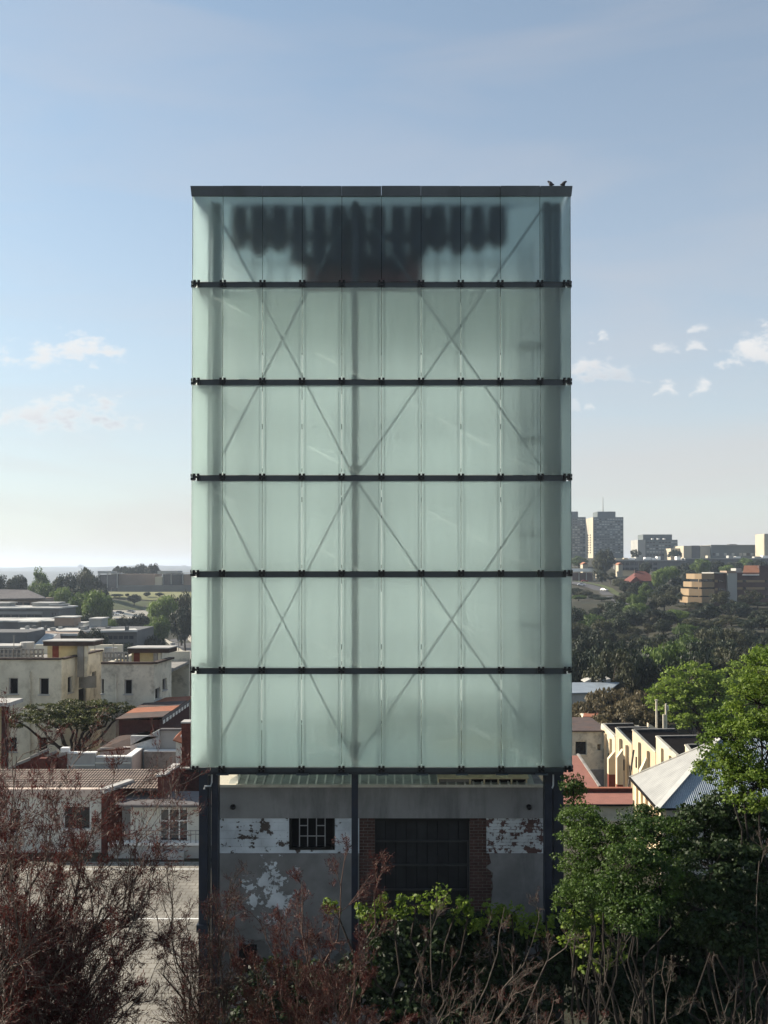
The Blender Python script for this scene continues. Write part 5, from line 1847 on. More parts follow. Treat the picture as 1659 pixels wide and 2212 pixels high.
MB().add([(xL, 503, rz0), (xR, 503, rz0), (xR, 519, rz0), (xL, 519, rz0), (xL + 5.4, 511, rz1), (xR - 5.4, 511, rz1)],
         [(0, 1, 5, 4), (1, 2, 5), (2, 3, 4, 5), (3, 0, 4), (3, 2, 1, 0)]).build('roof', 'roof_red_far', rh)
MB().prism([(xL - 1, 501.5), (xL + 2.4, 501.5), (xL + 5.8, 501.5), (xL + 5.8, 509), (xL + 2.4, 509), (xL - 1, 509)], rz0 - 1, [rz0 - .9, rz0 + 2.4, rz0 - .9, rz0 - .9, rz0 + 2.4, rz0 - .9]).build('gable', 'roof_red_far', rh)
bx('chimney', xL + 4, xL + 5, 510, 511, rz0, rz1 + .8, 'maroon_far', rh)

of = thing('brick_office', 'stepped office building with ochre balcony bands at the right edge', 'building', (X(1580, 400), 400, -2))
dO = 392
for k, (ul, va, vb) in enumerate(((1505.5, 1239.5, 1251), (1499, 1257, 1268.5), (1493, 1272.5, 1287), (1490.5, 1290, 1303))):
    xa, xm_, xb = X(ul, dO), X(1515.5, dO), X(1543, dO)
    MB().prism([(xa, dO + 3), (xm_, dO), (xb, dO), (xb, dO + 14), (xa, dO + 14)], Z(vb, dO), Z(va, dO)).build('balcony_band', 'ochre_panel', of)
    if k < 3:
        MB().prism([(xa + 1.5, dO + 4.5), (xm_ + .6, dO + 2), (xb, dO + 2), (xb, dO + 13.5), (xa + 1.5, dO + 13.5)], Z((1257, 1272.5, 1290)[k], dO) + .02, Z(vb, dO) - .02).build('recess', 'dark_glass', of)
        bx('corner_post', xm_ - 1, xm_ - .2, dO + .6, dO + 1.2, Z((1257, 1272.5, 1290)[k], dO) + .03, Z(vb, dO) - .03, 'ochre_panel', of)
fblock(of, 'wing_wall', 1543.3, 1572, 1239, 1310, dO + 1, 14, 'maroon_far', -6)
fblock(of, 'wing_roof', 1542, 1574, 1236.5, 1238.8, dO + .4, 15, 'far_concrete')
for v_ in (1252.5, 1270):
    fblock(of, 'wing_window', 1544, 1550, v_, v_ + 5.5, dO + .8, .15, 'ochre_panel')
    fblock(of, 'wing_window', 1552, 1563, v_, v_ + 5.5, dO + .8, .15, 'dark_glass')
fblock(of, 'stair_tower', 1572.2, 1592, 1238, 1284, dO - .5, 12, 'far_concrete', -6)
fblock(of, 'stair_cap', 1570, 1590, 1233, 1237.8, dO - .8, 8, 'far_brown')
fblock(of, 'wing_wall', 1592.3, 1720, 1237, 1310, dO + 1.5, 16, 'maroon_far', -6)
fblock(of, 'wing_wall', 1640, 1720, 1222, 1236.8, dO + 4, 12, 'maroon_far')
for v_, us in ((1253, ((1592.6, 1604), (1612, 1652))), (1268.5, ((1592.6, 1604), (1612, 1652))), (1286, ((1642, 1652),))):
    for (a, c) in us:
        fblock(of, 'window_strip', a, c, v_, v_ + 5, dO + 1.2, .25, 'ochre_panel')
    fblock(of, 'window_band', 1605, 1611.5, v_, v_ + 5, dO + 1.25, .2, 'dark_glass')
    fblock(of, 'window_band', 1653, 1700, v_, v_ + 5, dO + 1.25, .2, 'dark_glass')
MB().slab([P(1604.5, 1240.5, dO + 1), P(1640, 1240.5, dO + 1), P(1641, 1221.5, dO + 7), P(1607.5, 1221.5, dO + 7)], .5).build('orange_roof', 'orange_far', of)
fblock(of, 'roof_fascia', 1604.5, 1640, 1240.8, 1243, dO + .7, .4, 'far_white')
fblock(of, 'vent_house', 1590, 1602, 1227.5, 1236.6, dO + 5, 6, 'far_concrete')


# ------------------------------------------------------------------ cars
def car(mat):
    o = thing('parked_car', 'x', 'car')
    prof = [(-2.1, .35), (-2.15, .7), (-2.0, .95), (-1.1, 1.0), (-.55, 1.42), (.85, 1.45), (1.6, 1.0), (2.05, .92), (2.15, .6), (2.1, .35)]
    n = len(prof)
    vs = [(-.82, x, z) for x, z in prof] + [(.82, x, z) for x, z in prof]
    vs = [((a * (.78 if c > 1.2 else 1)), b_, c) for a, b_, c in vs]
    MB().add(vs, [tuple(range(n)), tuple(range(2 * n - 1, n - 1, -1))] + [(i, n + i, n + (i + 1) % n, (i + 1) % n) for i in range(n)]).build('body', mat, o)
    MB().add([(-.66, -1.02, 1.06), (.66, -1.02, 1.06), (.58, -.58, 1.38), (-.58, -.58, 1.38), (-.66, -1.06, 1.06), (.66, -1.06, 1.06), (.58, -.62, 1.4), (-.58, -.62, 1.4)],
             [(4, 5, 6, 7), (3, 2, 1, 0), (0, 1, 5, 4), (1, 2, 6, 5), (2, 3, 7, 6), (3, 0, 4, 7)]).build('windscreen', 'dark_glass', o)
    for s in (-1, 1):
        x = s * .80
        MB().add([(x, -.8, 1.04), (x, 1.3, 1.04), (s * .68, .8, 1.38), (s * .68, -.45, 1.38),
                  (x + s * .03, -.8, 1.04), (x + s * .03, 1.3, 1.04), (s * .71, .8, 1.38), (s * .71, -.45, 1.38)],
                 [(0, 1, 2, 3), (7, 6, 5, 4), (0, 4, 5, 1), (1, 5, 6, 2), (2, 6, 7, 3), (3, 7, 4, 0)]).build('side_window', 'dark_glass', o)
        for y in (-1.3, 1.3):
            MB().tube([(s * .65, y, .32), (s * .86, y, .32)], .32, 10).build('wheel', 'tyre', o)
    return o


cars = {}
for (u_, v_, m_, rz, lab, d0) in ((373, 1399, 'car_silver', .35, 'silver car on the curving road above the brick hall', 150),
                                  (248, 1330, 'car_white', 1.2, 'white van-like car in the car park left of the lawn', 150),
                                  (258, 1327, 'car_dark', 1.2, 'dark car parked beside the white one below the lawn', 150),
                                  (283, 1325, 'car_silver', 1.4, 'silver car at the right end of the car park', 150),
                                  (1256, 1266, 'car_white', 1.45, 'white car on the road by the filling station', 250),
                                  (1263, 1258, 'car_red', 1.5, 'red car at the filling station forecourt', 250),
                                  (1305, 1278, 'car_white', .6, 'white car on the road bend right of the filling station', 250)):
    if m_ not in cars:
        cars[m_] = o = car(m_)
    else:
        o = copy_tree(cars[m_])
    p = hit(u_, v_, d0)
    o.location = (p.x, p.y, p.z + .2)
    o.rotation_euler = (0, 0, rz)
    o['label'] = lab
for (u_, v_, vt, lab) in ((386, 1412, 1372, 'slim grey street lamp beside the curving left road'), (240, 1308, 1270, 'slim pale street lamp beside the far lawn'),
                          (1406, 1262, 1230, 'slim grey street lamp near the red roofed house')):
    p = hit(u_, v_, 150)
    o = thing('street_lamp', lab, 'lamp', p)
    h = Z(vt, p.y) - p.z
    MB().tube([p, p + Vector((0, 0, h))], [.12, .07], 6).build('post', 'far_concrete', o)
    MB().bar(p + Vector((0, 0, h)), p + Vector((1.3, 0, h + .15)), .2, .1).build('lamp_head', 'far_concrete', o)
# ------------------------------------------------------------------ vegetation
rng = np.random.default_rng(11)


def leaf_mesh(name, pos, nrm, size, mat, aspect=.55, jitter=.35, tang=None):
    n = len(pos)
    nrm = nrm / (np.linalg.norm(nrm, axis=1, keepdims=True) + 1e-9)
    r = rng.normal(size=(n, 3))
    t = np.cross(nrm, r)
    t /= np.linalg.norm(t, axis=1, keepdims=True) + 1e-9
    if tang is not None:
        t = tang / (np.linalg.norm(tang, axis=1, keepdims=True) + 1e-9)
        nrm = np.cross(t, r)
        nrm /= np.linalg.norm(nrm, axis=1, keepdims=True) + 1e-9
    b = np.cross(nrm, t)
    s = size * (1 + jitter * rng.uniform(-1, 1, (n, 1)))
    V = np.empty((n, 4, 3))
    V[:, 0] = pos - t * s
    V[:, 1] = pos - b * s * aspect + t * s * .1
    V[:, 2] = pos + t * s
    V[:, 3] = pos + b * s * aspect + t * s * .1
    me = bpy.data.meshes.new(name)
    me.vertices.add(n * 4)
    me.vertices.foreach_set('co', V.reshape(-1).astype(np.float32))
    me.loops.add(n * 4)
    me.loops.foreach_set('vertex_index', np.arange(n * 4, dtype=np.int32))
    me.polygons.add(n)
    me.polygons.foreach_set('loop_start', np.arange(0, n * 4, 4, dtype=np.int32))
    me.update(calc_edges=True)
    me.materials.append(MATS[mat])
    return me


def link(name, me, parent):
    o = bpy.data.objects.new(name, me)
    COL.objects.link(o)
    o.parent = parent
    return o


def shell(n, inner=.5):
    p = rng.normal(size=(n, 3))
    p /= np.linalg.norm(p, axis=1, keepdims=True)
    return p * rng.uniform(inner, 1, (n, 1)) ** .6


def clump_leaves(cent, rad, per, flat=.7):
    """leaves gathered in clumps; normals lean outwards and up"""
    k = len(cent)
    p = shell(k * per, .25).reshape(k, per, 3)
    p[:, :, 2] *= flat
    pos = cent[:, None, :] + p * np.asarray(rad).reshape(-1, 1, 1)
    nr = p + rng.normal(size=p.shape) * .55 + np.array([0, 0, .45])
    return pos.reshape(-1, 3), nr.reshape(-1, 3)


def curve_pts(a, c, n, wob, sag=0.):
    a, c = np.asarray(a, float), np.asarray(c, float)
    L = np.linalg.norm(c - a)
    off = rng.normal(size=(n + 1, 3)) * wob * L
    t = np.linspace(0, 1, n + 1)[:, None]
    env = np.sin(t * math.pi)
    return a + (c - a) * t + off * env * .5 + np.array([0, 0, 1.]) * sag * L * (t ** 2 - t)


# ---- far trees: a few kinds, copied
def far_kind(name, leafm, kind, seed):
    global rng
    rng = np.random.default_rng(seed)
    root = thing(name, 'x', 'tree')
    if kind == 'round':
        k = 46
        c = shell(k, .45) * np.array([.74, .74, .30]) + np.array([0, 0, .66])
        c = c[c[:, 2] > .36]
        rad = rng.uniform(.17, .34, len(c))
        pos, nr = clump_leaves(c, rad, 150, .62)
        size = .036
    elif kind == 'tall':
        k = 44
        c = shell(k, .3) * np.array([.6, .6, .42]) + np.array([0, 0, .57])
        rad = rng.uniform(.16, .36, k)
        pos, nr = clump_leaves(c, rad, 140, .5)
        size = .036
    elif kind == 'open':
        k = 26
        c = shell(k, .5) * np.array([.8, .8, .26]) + np.array([0, 0, .70])
        c = c[c[:, 2] > .42]
        rad = rng.uniform(.14, .26, len(c))
        pos, nr = clump_leaves(c, rad, 150, .5)
        size = .03
    else:     # flat umbrella
        k = 60
        a = rng.uniform(0, 2 * math.pi, k)
        r_ = np.sqrt(rng.uniform(0, 1, k))
        c = np.stack([r_ * np.cos(a) * .9, r_ * np.sin(a) * .9, .82 - .22 * r_ ** 2 + rng.uniform(-.12, .06, k)], 1)
        rad = rng.uniform(.12, .24, k)
        pos, nr = clump_leaves(c, rad, 130, .28)
        size = .026
    pos[:, 2] = np.maximum(pos[:, 2], .12)
    link('crown', leaf_mesh('crown', pos, nr, size, leafm, .7), root)
    tb = MB()
    top = .5 if kind != 'flat' else .45
    tb.tube(curve_pts((0, 0, -.25), (0, 0, top), 5, .03), [.075, .06, .05, .045, .04, .035], 6)
    for i in range(0, len(c), 4):
        tb.tube(curve_pts((0, 0, top * .75), c[i], 4, .07), [.03, .024, .018, .012, .008], 5)
    link('trunk', tb.build('trunk', 'bark_grey' if kind in ('open', 'flat') else 'bark_dark').data, root)
    bpy.data.objects.remove([o for o in COL.objects if o.name.startswith('trunk') and o.parent is None][0])
    return root


KINDS = {}
for nm, lm, kd, sd in (('dark', 'leaf_far_dark', 'round', 1), ('dark2', 'leaf_far_dark', 'tall', 2), ('dark3', 'leaf_far_dark', 'open', 31),
                       ('green', 'leaf_far_green', 'round', 3), ('green2', 'leaf_far_green', 'tall', 4), ('olive', 'leaf_far_olive', 'open', 5),
                       ('olive2', 'leaf_far_olive', 'round', 6), ('flat', 'leaf_far_dark', 'flat', 7), ('brownflat', 'leaf_acacia_brown', 'flat', 8)):
    KINDS[nm] = [far_kind('tree', lm, kd, sd), False]


def tree(kind, u, d, vtop, wpx, label, group=None, rot=0., base=None):
    root, used = KINDS[kind]
    o = copy_tree(root) if used else root
    KINDS[kind][1] = True
    x = X(u, d)
    z0 = tz(x, d) if base is None else base
    h = Z(vtop, d) - z0
    w = max(wpx * d / F / 2, .40 * h)
    o.location = (x, d, z0)
    o.scale = (w, w, max(h, 2.))
    o.rotation_euler = (0, 0, rot)
    o['label'] = label
    if group:
        o['group'] = group
    elif 'group' in o:
        del o['group']
    return o


rnd = random.Random(21)
# left skyline and campus trees
tree('flat', 262, 690, 1216, 46, 'flat topped dark tree highest on the left skyline', rot=.4)
tree('dark', 302, 700, 1219, 44, 'round dark tree in the middle of the skyline clump above the long brick building', rot=1)
tree('dark', 330, 695, 1219, 42, 'round dark tree at the right of the skyline clump above the long brick building', rot=2.2)
tree('dark', 282, 680, 1226, 34, 'small dark tree tucked between larger trees on the left skyline', rot=3.1)
tree('green2', 84, 430, 1234, 62, 'bright green tree rising highest among the trees at far left', rot=.2)
tree('dark', 38, 420, 1243, 56, 'dark tree left of the bright green tree at far left', rot=.9)
tree('dark2', -4, 415, 1240, 40, 'dark tree cut by the left picture edge', rot=1.3)
tree('dark', 140, 440, 1241, 58, 'dark tree right of the bright green tree at far left', rot=1.9)
tree('olive2', 178, 470, 1238, 46, 'olive tree in front of the long brick building at its left end', rot=.4)
tree('dark2', 187, 520, 1229, 16, 'slim dark conifer poking above the left hillside', rot=0)
tree('dark', 205, 480, 1247, 52, 'dark tree before the glass bay of the long brick building', rot=2.9)
tree('green', 100, 385, 1263, 54, 'light green tree above the hip roofed hall at far left', rot=.7)
tree('green', 132, 370, 1272, 58, 'light green tree between the hip roofed hall and the dark trees', rot=2)
tree('dark', 172, 400, 1266, 50, 'dark tree standing behind the big bright tree at left', rot=.5)
tree('dark', 215, 410, 1272, 46, 'dark tree just right behind the big bright tree at left', rot=1.5)
tree('green', 178, 335, 1284, 58, 'big sunlit green tree at left, the left of a pair', rot=2.5)
tree('green', 212, 330, 1281, 62, 'big sunlit green tree at left, the right of a pair', rot=4)
tree('dark', 150, 318, 1320, 50, 'dark low tree under the pair of sunlit trees, left side', rot=1)
tree('dark', 190, 315, 1326, 56, 'dark low tree under the pair of sunlit trees, right side', rot=3)
tree('green', 236, 300, 1340, 40, 'low green tree beside the roofs of the campus block', rot=2)
tree('dark', 290, hit(290, 1310, 200).y, 1284, 36, 'round dark bush on the grass bank below the lawn', rot=.4)
tree('dark', 300, 330, 1327, 44, 'dark tree between the car park and the curving road', rot=1.1)
tree('olive2', 270, 335, 1334, 40, 'olive tree at the lower edge of the car park', rot=2.6)
for k, (u_, w_) in enumerate(((248, 26), (275, 12), (318, 19), (345, 22), (258, 22))):
    pb_ = hit(u_, 1291, 300)
    tree('dark', u_, pb_.y, (1283, 1282, 1279, 1280, 1284)[k], w_, 'clipped dark bush on the sunny lawn, %s from the left' % ('first', 'third', 'fourth', 'fifth', 'second')[k], 'bushes on the lawn', rot=k)
tree('green', 352, 350, 1293, 62, 'broad sunlit tree beside the tower on the left slope', rot=1.2)
tree('olive2', 392, 360, 1286, 60, 'olive tree behind the broad sunlit tree beside the tower', rot=.2)
tree('dark', 400, 330, 1310, 50, 'dark tree touching the left edge of the glass tower', rot=2.1)
tree('green', 345, 300, 1335, 44, 'green tree standing at the roadside bend', rot=2.9)
tree('green', 318, 275, 1352, 52, 'sunlit tree left of the curving road', rot=.8)
tree('dark', 330, 255, 1374, 62, 'dark tree in front of the sunlit one by the curving road', rot=.1)
tree('dark', 205, 228, 1360, 50, 'dark tree in front of the campus block windows', rot=.3)
tree('dark2', 180, 218, 1366, 44, 'dark tree between the flats canopy and the campus block', rot=1.4)
tree('dark', 270, 210, 1392, 46, 'dark tree behind the pergola of the right hand flats', rot=2.4)
# right hillside
tree('green2', 1250, 700, 1203, 50, 'pale green tree at the foot of the left tower block', rot=.5)
tree('dark', 1306, 640, 1187, 46, 'tall dark tree in front of the twin towers', rot=1.5)
tree('olive2', 1296, 610, 1205, 36, 'olive tree at the left of the tall dark tree under the towers', rot=2.5)
tree('dark2', 1300, 560, 1232, 36, 'dark tree on the bend above the right road', rot=0)
tree('olive', 1318, 540, 1238, 40, 'olive tree on the bend above the right road', rot=1)
tree('olive2', 1340, 520, 1250, 46, 'olive tree left of the red roofed house', rot=2.2)
tree('dark', 1395, 610, 1215, 34, 'dark tree above the red roofed house', rot=.7)
tree('dark3', 1373, 760, 1186, 12, 'tiny dark tree on the skyline between tower and block', rot=.7)
tree('flat', 1458, 800, 1183, 20, 'small flat tree leaning off the mid rise block', rot=.7)
tree('dark', 1352, 480, 1256, 36, 'dark tree at the lower left of the red roofed house', rot=.2)
tree('dark2', 1374, 470, 1258, 44, 'dark tree under the eaves of the red roofed house', rot=2.8)
tree('green', 1445, 520, 1225, 56, 'grey green tree right of the red roofed house', rot=1.6)
tree('green', 1425, 500, 1232, 44, 'grey green tree touching the red roofed house', rot=.3)
tree('green2', 1396, 430, 1262, 44, 'bright yellow green tree below the red roofed house', rot=1.1)
tree('dark', 1480, 620, 1217, 46, 'dark tree below the long low block on the right', rot=1.9)
tree('green', 1514, 600, 1209, 50, 'green tree behind the ochre office balconies', rot=2.9)
tree('dark', 1545, 620, 1212, 50, 'dark tree behind the office stair tower', rot=.4)
tree('dark', 1585, 610, 1214, 52, 'dark tree behind the office orange roof', rot=1.2)
tree('green', 1570, 560, 1222, 40, 'green tree rising just over the office wing roof', rot=1.2)
tree('dark', 1640, 600, 1210, 60, 'dark tree behind the office at the right edge', rot=2.2)
tree('green', 1610, 640, 1207, 44, 'green tree top behind the office near the right edge', rot=3.2)
for k, (kd, u_, d_, vt, w_, lab) in enumerate((
        ('dark', 1242, 470, 1270, 44, 'dark tree under the filling station road against the tower edge'),
        ('olive2', 1262, 455, 1276, 46, 'olive tree between the tower edge and the road bend'),
        ('dark2', 1284, 450, 1284, 40, 'dark tree left of the descending right road'),
        ('green', 1250, 430, 1286, 44, 'yellowish tree low against the right edge of the tower'),
        ('dark', 1300, 425, 1296, 50, 'dark tree hiding the lower end of the right road'),
        ('olive', 1330, 425, 1290, 50, 'olive tree just right of the road end'),
        ('dark', 1436, 440, 1262, 54, 'dark tree between the yellow green tree and the office'),
        ('olive2', 1462, 430, 1266, 54, 'olive tree left of the office balconies'),
        ('dark', 1480, 405, 1278, 50, 'dark tree touching the lowest office balcony'),
        ('dark2', 1418, 420, 1276, 50, 'dark tree right of the yellow green tree'),
        ('dark', 1360, 430, 1278, 50, 'dark tree left of the yellow green tree'),
        ('olive2', 1370, 470, 1270, 40, 'olive shrub below the red roofed house'),
        ('dark', 1470, 500, 1246, 50, 'dark tree behind the upper office balcony'),
        ('dark2', 1490, 540, 1232, 50, 'dark tree above the top office balcony'))):
    tree(kd, u_, d_, vt, w_, lab, rot=k * .9)
g_ = 'dark trees of the wooded valley'
pts = []
for row in range(9):
    d_ = 385 - row * 27
    vb = 1296 + row * 15.5
    n_ = 14
    for k in range(n_):
        u_ = 1228 + (k + rnd.uniform(.1, .9)) * (1690 - 1228) / n_
        vt = vb + rnd.uniform(-14, 16)
        if u_ > 1485 and vt < 1303 + (8 if u_ < 1560 else -6):
            vt = 1303 + rnd.uniform(0, 12)
        if u_ < 1360 and row == 0:
            vt += 16
        kd = rnd.choices(('dark', 'dark2', 'dark3', 'olive', 'olive2', 'green'), (6, 3.5, 3, 2.6, 2.4, 1.0))[0]
        hue = 'olive' if kd.startswith('olive') else ('green' if kd == 'green' else 'dark')
        hgt = 'upper' if row < 3 else ('middle' if row < 6 else 'lower')
        zone = 'beside the tower edge' if u_ < 1345 else ('below the red roofed house' if u_ < 1480 else 'below the ochre office')
        tree(kd, u_, d_ + rnd.uniform(-10, 10), vt, rnd.uniform(46, 84), '%s tree on the %s wooded valley slope %s' % (hue, hgt, zone), g_, rnd.uniform(0, 6))
tree('olive', 1350, 390, 1282, 60, 'rounded olive shrubbery below the bend of the right road', rot=.7)
tree('olive', 1562, 372, 1278, 70, 'spreading olive gum tree before the office stair tower', rot=.1)
tree('olive', 1618, 368, 1276, 64, 'spreading olive gum tree before the office wing at right', rot=2.1)
tree('green', 1440, 170, 1396, 100, 'fresh green tree at the foot of the wooded valley', rot=.5)
tree('dark', 1490, 165, 1412, 90, 'dark green tree at the foot of the wooded valley', rot=.5)
for k, (u_, d_, vt, w_) in enumerate(((1330, 132, 1462, 150), (1275, 126, 1492, 110), (1395, 128, 1470, 130), (1350, 118, 1503, 170))):
    tree('brownflat', u_, d_, vt, w_, 'brown flat topped thorn tree behind the sawtooth hall, %s' % ('the tallest', 'the one nearest the tower', 'the one nearest the poles', 'the broadest and nearest')[k], 'flat topped thorn trees', rot=k * 1.3)
for k in list(KINDS):
    if not KINDS[k][1]:
        raise RuntimeError('unused tree kind ' + k)


# ---- near leafy trees: crowns built from lobes placed in space
def leafy(name, label, bu, bd, lobes, leaf, per_m2, size, clump=.34, flat=.7, seed=0, bark='bark_dark', trunk_r=.08, base=None, cat='tree', group=None, per=70):
    """lobes: (u, v, d, ru, rv) in picture units at distance d"""
    global rng
    rng = np.random.default_rng(seed)
    x0 = X(bu, bd)
    z0 = tz(x0, bd) if base is None else base
    root = thing(name, label, cat, (x0, bd, z0), group)
    o0 = np.array([x0, bd, z0])
    C, RD = [], []
    tips = []
    for (u, v, d, ru, rv) in lobes:
        c = np.array(P(u, v, d))
        sx, sz = ru * d / F, rv * d / F
        sy = sx * .9
        k = max(4, int(per_m2 * (sx * sz + sx * sy) * 4))
        q_ = shell(k, .35) * np.array([sx, sy, sz])
        C.append(c + q_)
        RD.append(rng.uniform(.55, 1.25, k) * clump)
        tips.append((c, (c + q_)[::5]))
    C, RD = np.concatenate(C), np.concatenate(RD)
    pos, nr = clump_leaves(C, RD, per, flat)
    link('crown', leaf_mesh('crown', pos - o0, nr, size, leaf, .62), root)
    tb = MB()
    mid = np.mean([t[0] for t in tips], 0)
    fork = np.array([x0 * .6 + mid[0] * .4, bd * .6 + mid[1] * .4, z0 + (mid[2] - z0) * .45])
    tb.tube(curve_pts((x0, bd, z0 - .3), fork, 7, .012), list(np.linspace(trunk_r, trunk_r * .7, 8)), 8)
    for c, tp in tips:
        tb.tube(curve_pts(fork, c, 6, .08), list(np.linspace(trunk_r * .55, trunk_r * .25, 7)), 6)
        for t_ in tp:
            tb.tube(curve_pts(c, t_, 4, .1), list(np.linspace(trunk_r * .2, .006, 5)), 4)
    tb.build('trunk', bark, root)
    return root


leafy('broadleaf_tree', 'tall bright green tree rising at the right picture edge', 1690, 18.5,
      [(1690, 1440, 18.5, 70, 60), (1640, 1520, 18.2, 80, 70), (1590, 1600, 17.8, 75, 70), (1660, 1620, 17.5, 90, 90), (1560, 1660, 18.2, 55, 45), (1720, 1540, 19.0, 80, 100), (1640, 1700, 17.5, 80, 55)],
      'leaf_bright', 17, .029, .19, .5, 31, bark='bark_black', trunk_r=.07)
leafy('feathery_tree', 'feathery mid green tree behind the poles and the sawtooth hall', 1500, 112,
      [(1490, 1475, 112, 70, 42), (1545, 1500, 111, 70, 48), (1450, 1500, 112, 48, 36), (1600, 1480, 114, 70, 50), (1500, 1535, 110, 70, 40), (1580, 1550, 110, 70, 40), (1640, 1450, 116, 50, 50)],
      'leaf_bright', .55, .17, 1.0, .5, 32, trunk_r=.4)
leafy('broadleaf_tree', 'dark leafy tree beside the right steel column with sunlit top sprigs', 1275, 20.3,
      [(1262, 1775, 20.3, 50, 42), (1300, 1830, 19.8, 65, 60), (1250, 1850, 20.3, 45, 70), (1275, 1930, 19.3, 55, 50), (1238, 1700, 21.0, 26, 40), (1240, 1960, 18.8, 40, 60)],
      'leaf_mid', 30, .027, .20, .42, 33, bark='bark_black', trunk_r=.06)
leafy('broadleaf_tree', 'broad leafy tree below the hip roofed house with sunny left crown', 1400, 18.3,
      [(1370, 1860, 17.3, 60, 45), (1430, 1810, 18.8, 75, 55), (1390, 1780, 19.8, 60, 40), (1420, 1900, 17.3, 60, 55), (1330, 1930, 17.3, 50, 55), (1380, 1970, 16.8, 60, 50)],
      'leaf_mid', 30, .027, .20, .42, 34, bark='bark_black', trunk_r=.06)
leafy('broadleaf_tree', 'dense dark green tree at the lower right under the bright one', 1570, 17.8,
      [(1520, 1790, 18.8, 70, 55), (1590, 1770, 18.8, 80, 60), (1650, 1800, 18.8, 80, 70), (1540, 1880, 17.8, 85, 70), (1630, 1900, 17.8, 90, 80), (1500, 1960, 17.3, 70, 60), (1600, 2000, 17.3, 90, 70)],
      'leaf_dark', 24, .036, .22, .42, 35, bark='bark_black', trunk_r=.06)
leafy('evergreen_shrub', 'very dark evergreen shrub mass at the lower right corner', 1500, 23,
      [(1290, 1985, 23.6, 70, 60), (1380, 2000, 23.6, 80, 60), (1470, 2000, 23.6, 80, 60), (1330, 2060, 23.5, 90, 80), (1450, 2080, 23.5, 110, 80), (1580, 2100, 23.5, 110, 90), (1260, 2100, 23, 80, 90), (1400, 2170, 22.5, 110, 80), (1560, 2190, 22.5, 120, 80), (1660, 2080, 23.5, 80, 100)],
      'leaf_dark', 6, .07, .34, .75, 36, cat='shrub')
leafy('evergreen_shrub', 'dark evergreen shrub in front of the boarded door under the tower', 1000, 22.6,
      [(870, 2040, 22.6, 90, 60), (970, 2030, 22.6, 90, 70), (1080, 2050, 22.6, 90, 60), (1160, 2060, 22.6, 70, 60), (900, 2130, 22.2, 110, 70), (1030, 2140, 22.2, 110, 70), (1150, 2150, 22.2, 90, 70), (760, 2140, 22.2, 80, 60), (960, 2210, 22, 160, 60), (660, 2150, 22.2, 80, 60), (570, 2140, 22.2, 70, 55), (510, 2170, 22.2, 50, 60), (600, 2200, 22.2, 100, 50)],
      'leaf_dark', 5, .065, .32, .75, 37, cat='shrub')
for k, (u_, v_, d_, lob) in enumerate(((850, 1960, 21.6, [(720, 1950, 21.6, 24, 22), (790, 1975, 21.6, 34, 24), (850, 1960, 21.6, 42, 26), (900, 1955, 21.6, 36, 26), (945, 1935, 21.4, 24, 24), (990, 1955, 21.6, 26, 22), (1010, 1985, 21.6, 34, 22)]),
                                       (1100, 1975, 21.8, [(1075, 1965, 21.8, 28, 22), (1105, 1975, 21.8, 30, 24), (1145, 2000, 21.8, 34, 22), (1180, 1990, 21.8, 26, 24), (1060, 2000, 21.8, 30, 20)]),
                                       (1270, 2010, 20.5, [(1250, 1985, 20.5, 34, 26), (1300, 2000, 20.5, 36, 28), (1262, 2040, 20.5, 34, 24), (1320, 2050, 20.5, 30, 26), (1230, 2020, 20.6, 26, 22), (1345, 2010, 20.4, 24, 24), (1285, 2085, 20.4, 26, 20)]))):
    leafy('leafy_sapling', ('light green sprigs rising in front of the boarded door', 'light green sprigs before the right plaster panel', 'scattered green sprigs low beside the right steel column')[k], u_, d_, lob, 'leaf_bright', 11, .05, .17, .8, 40 + k, trunk_r=.07, cat='shrub', per=26)
leafy('umbrella_thorn', 'flat topped olive thorn tree in front of the cream flats', 158, 66.5,
      [(60, 1545, 67, 40, 14), (100, 1535, 66, 55, 16), (150, 1528, 66.5, 60, 15), (205, 1528, 66, 55, 14), (250, 1528, 67, 42, 11), (165, 1548, 65.5, 70, 14), (215, 1545, 66.5, 45, 12), (40, 1560, 66.5, 32, 12), (120, 1558, 66, 50, 14), (190, 1562, 66, 35, 14), (280, 1533, 67, 22, 8)],
      'leaf_acacia', 3.0, .075, .42, .35, 45, trunk_r=.22, per=34)


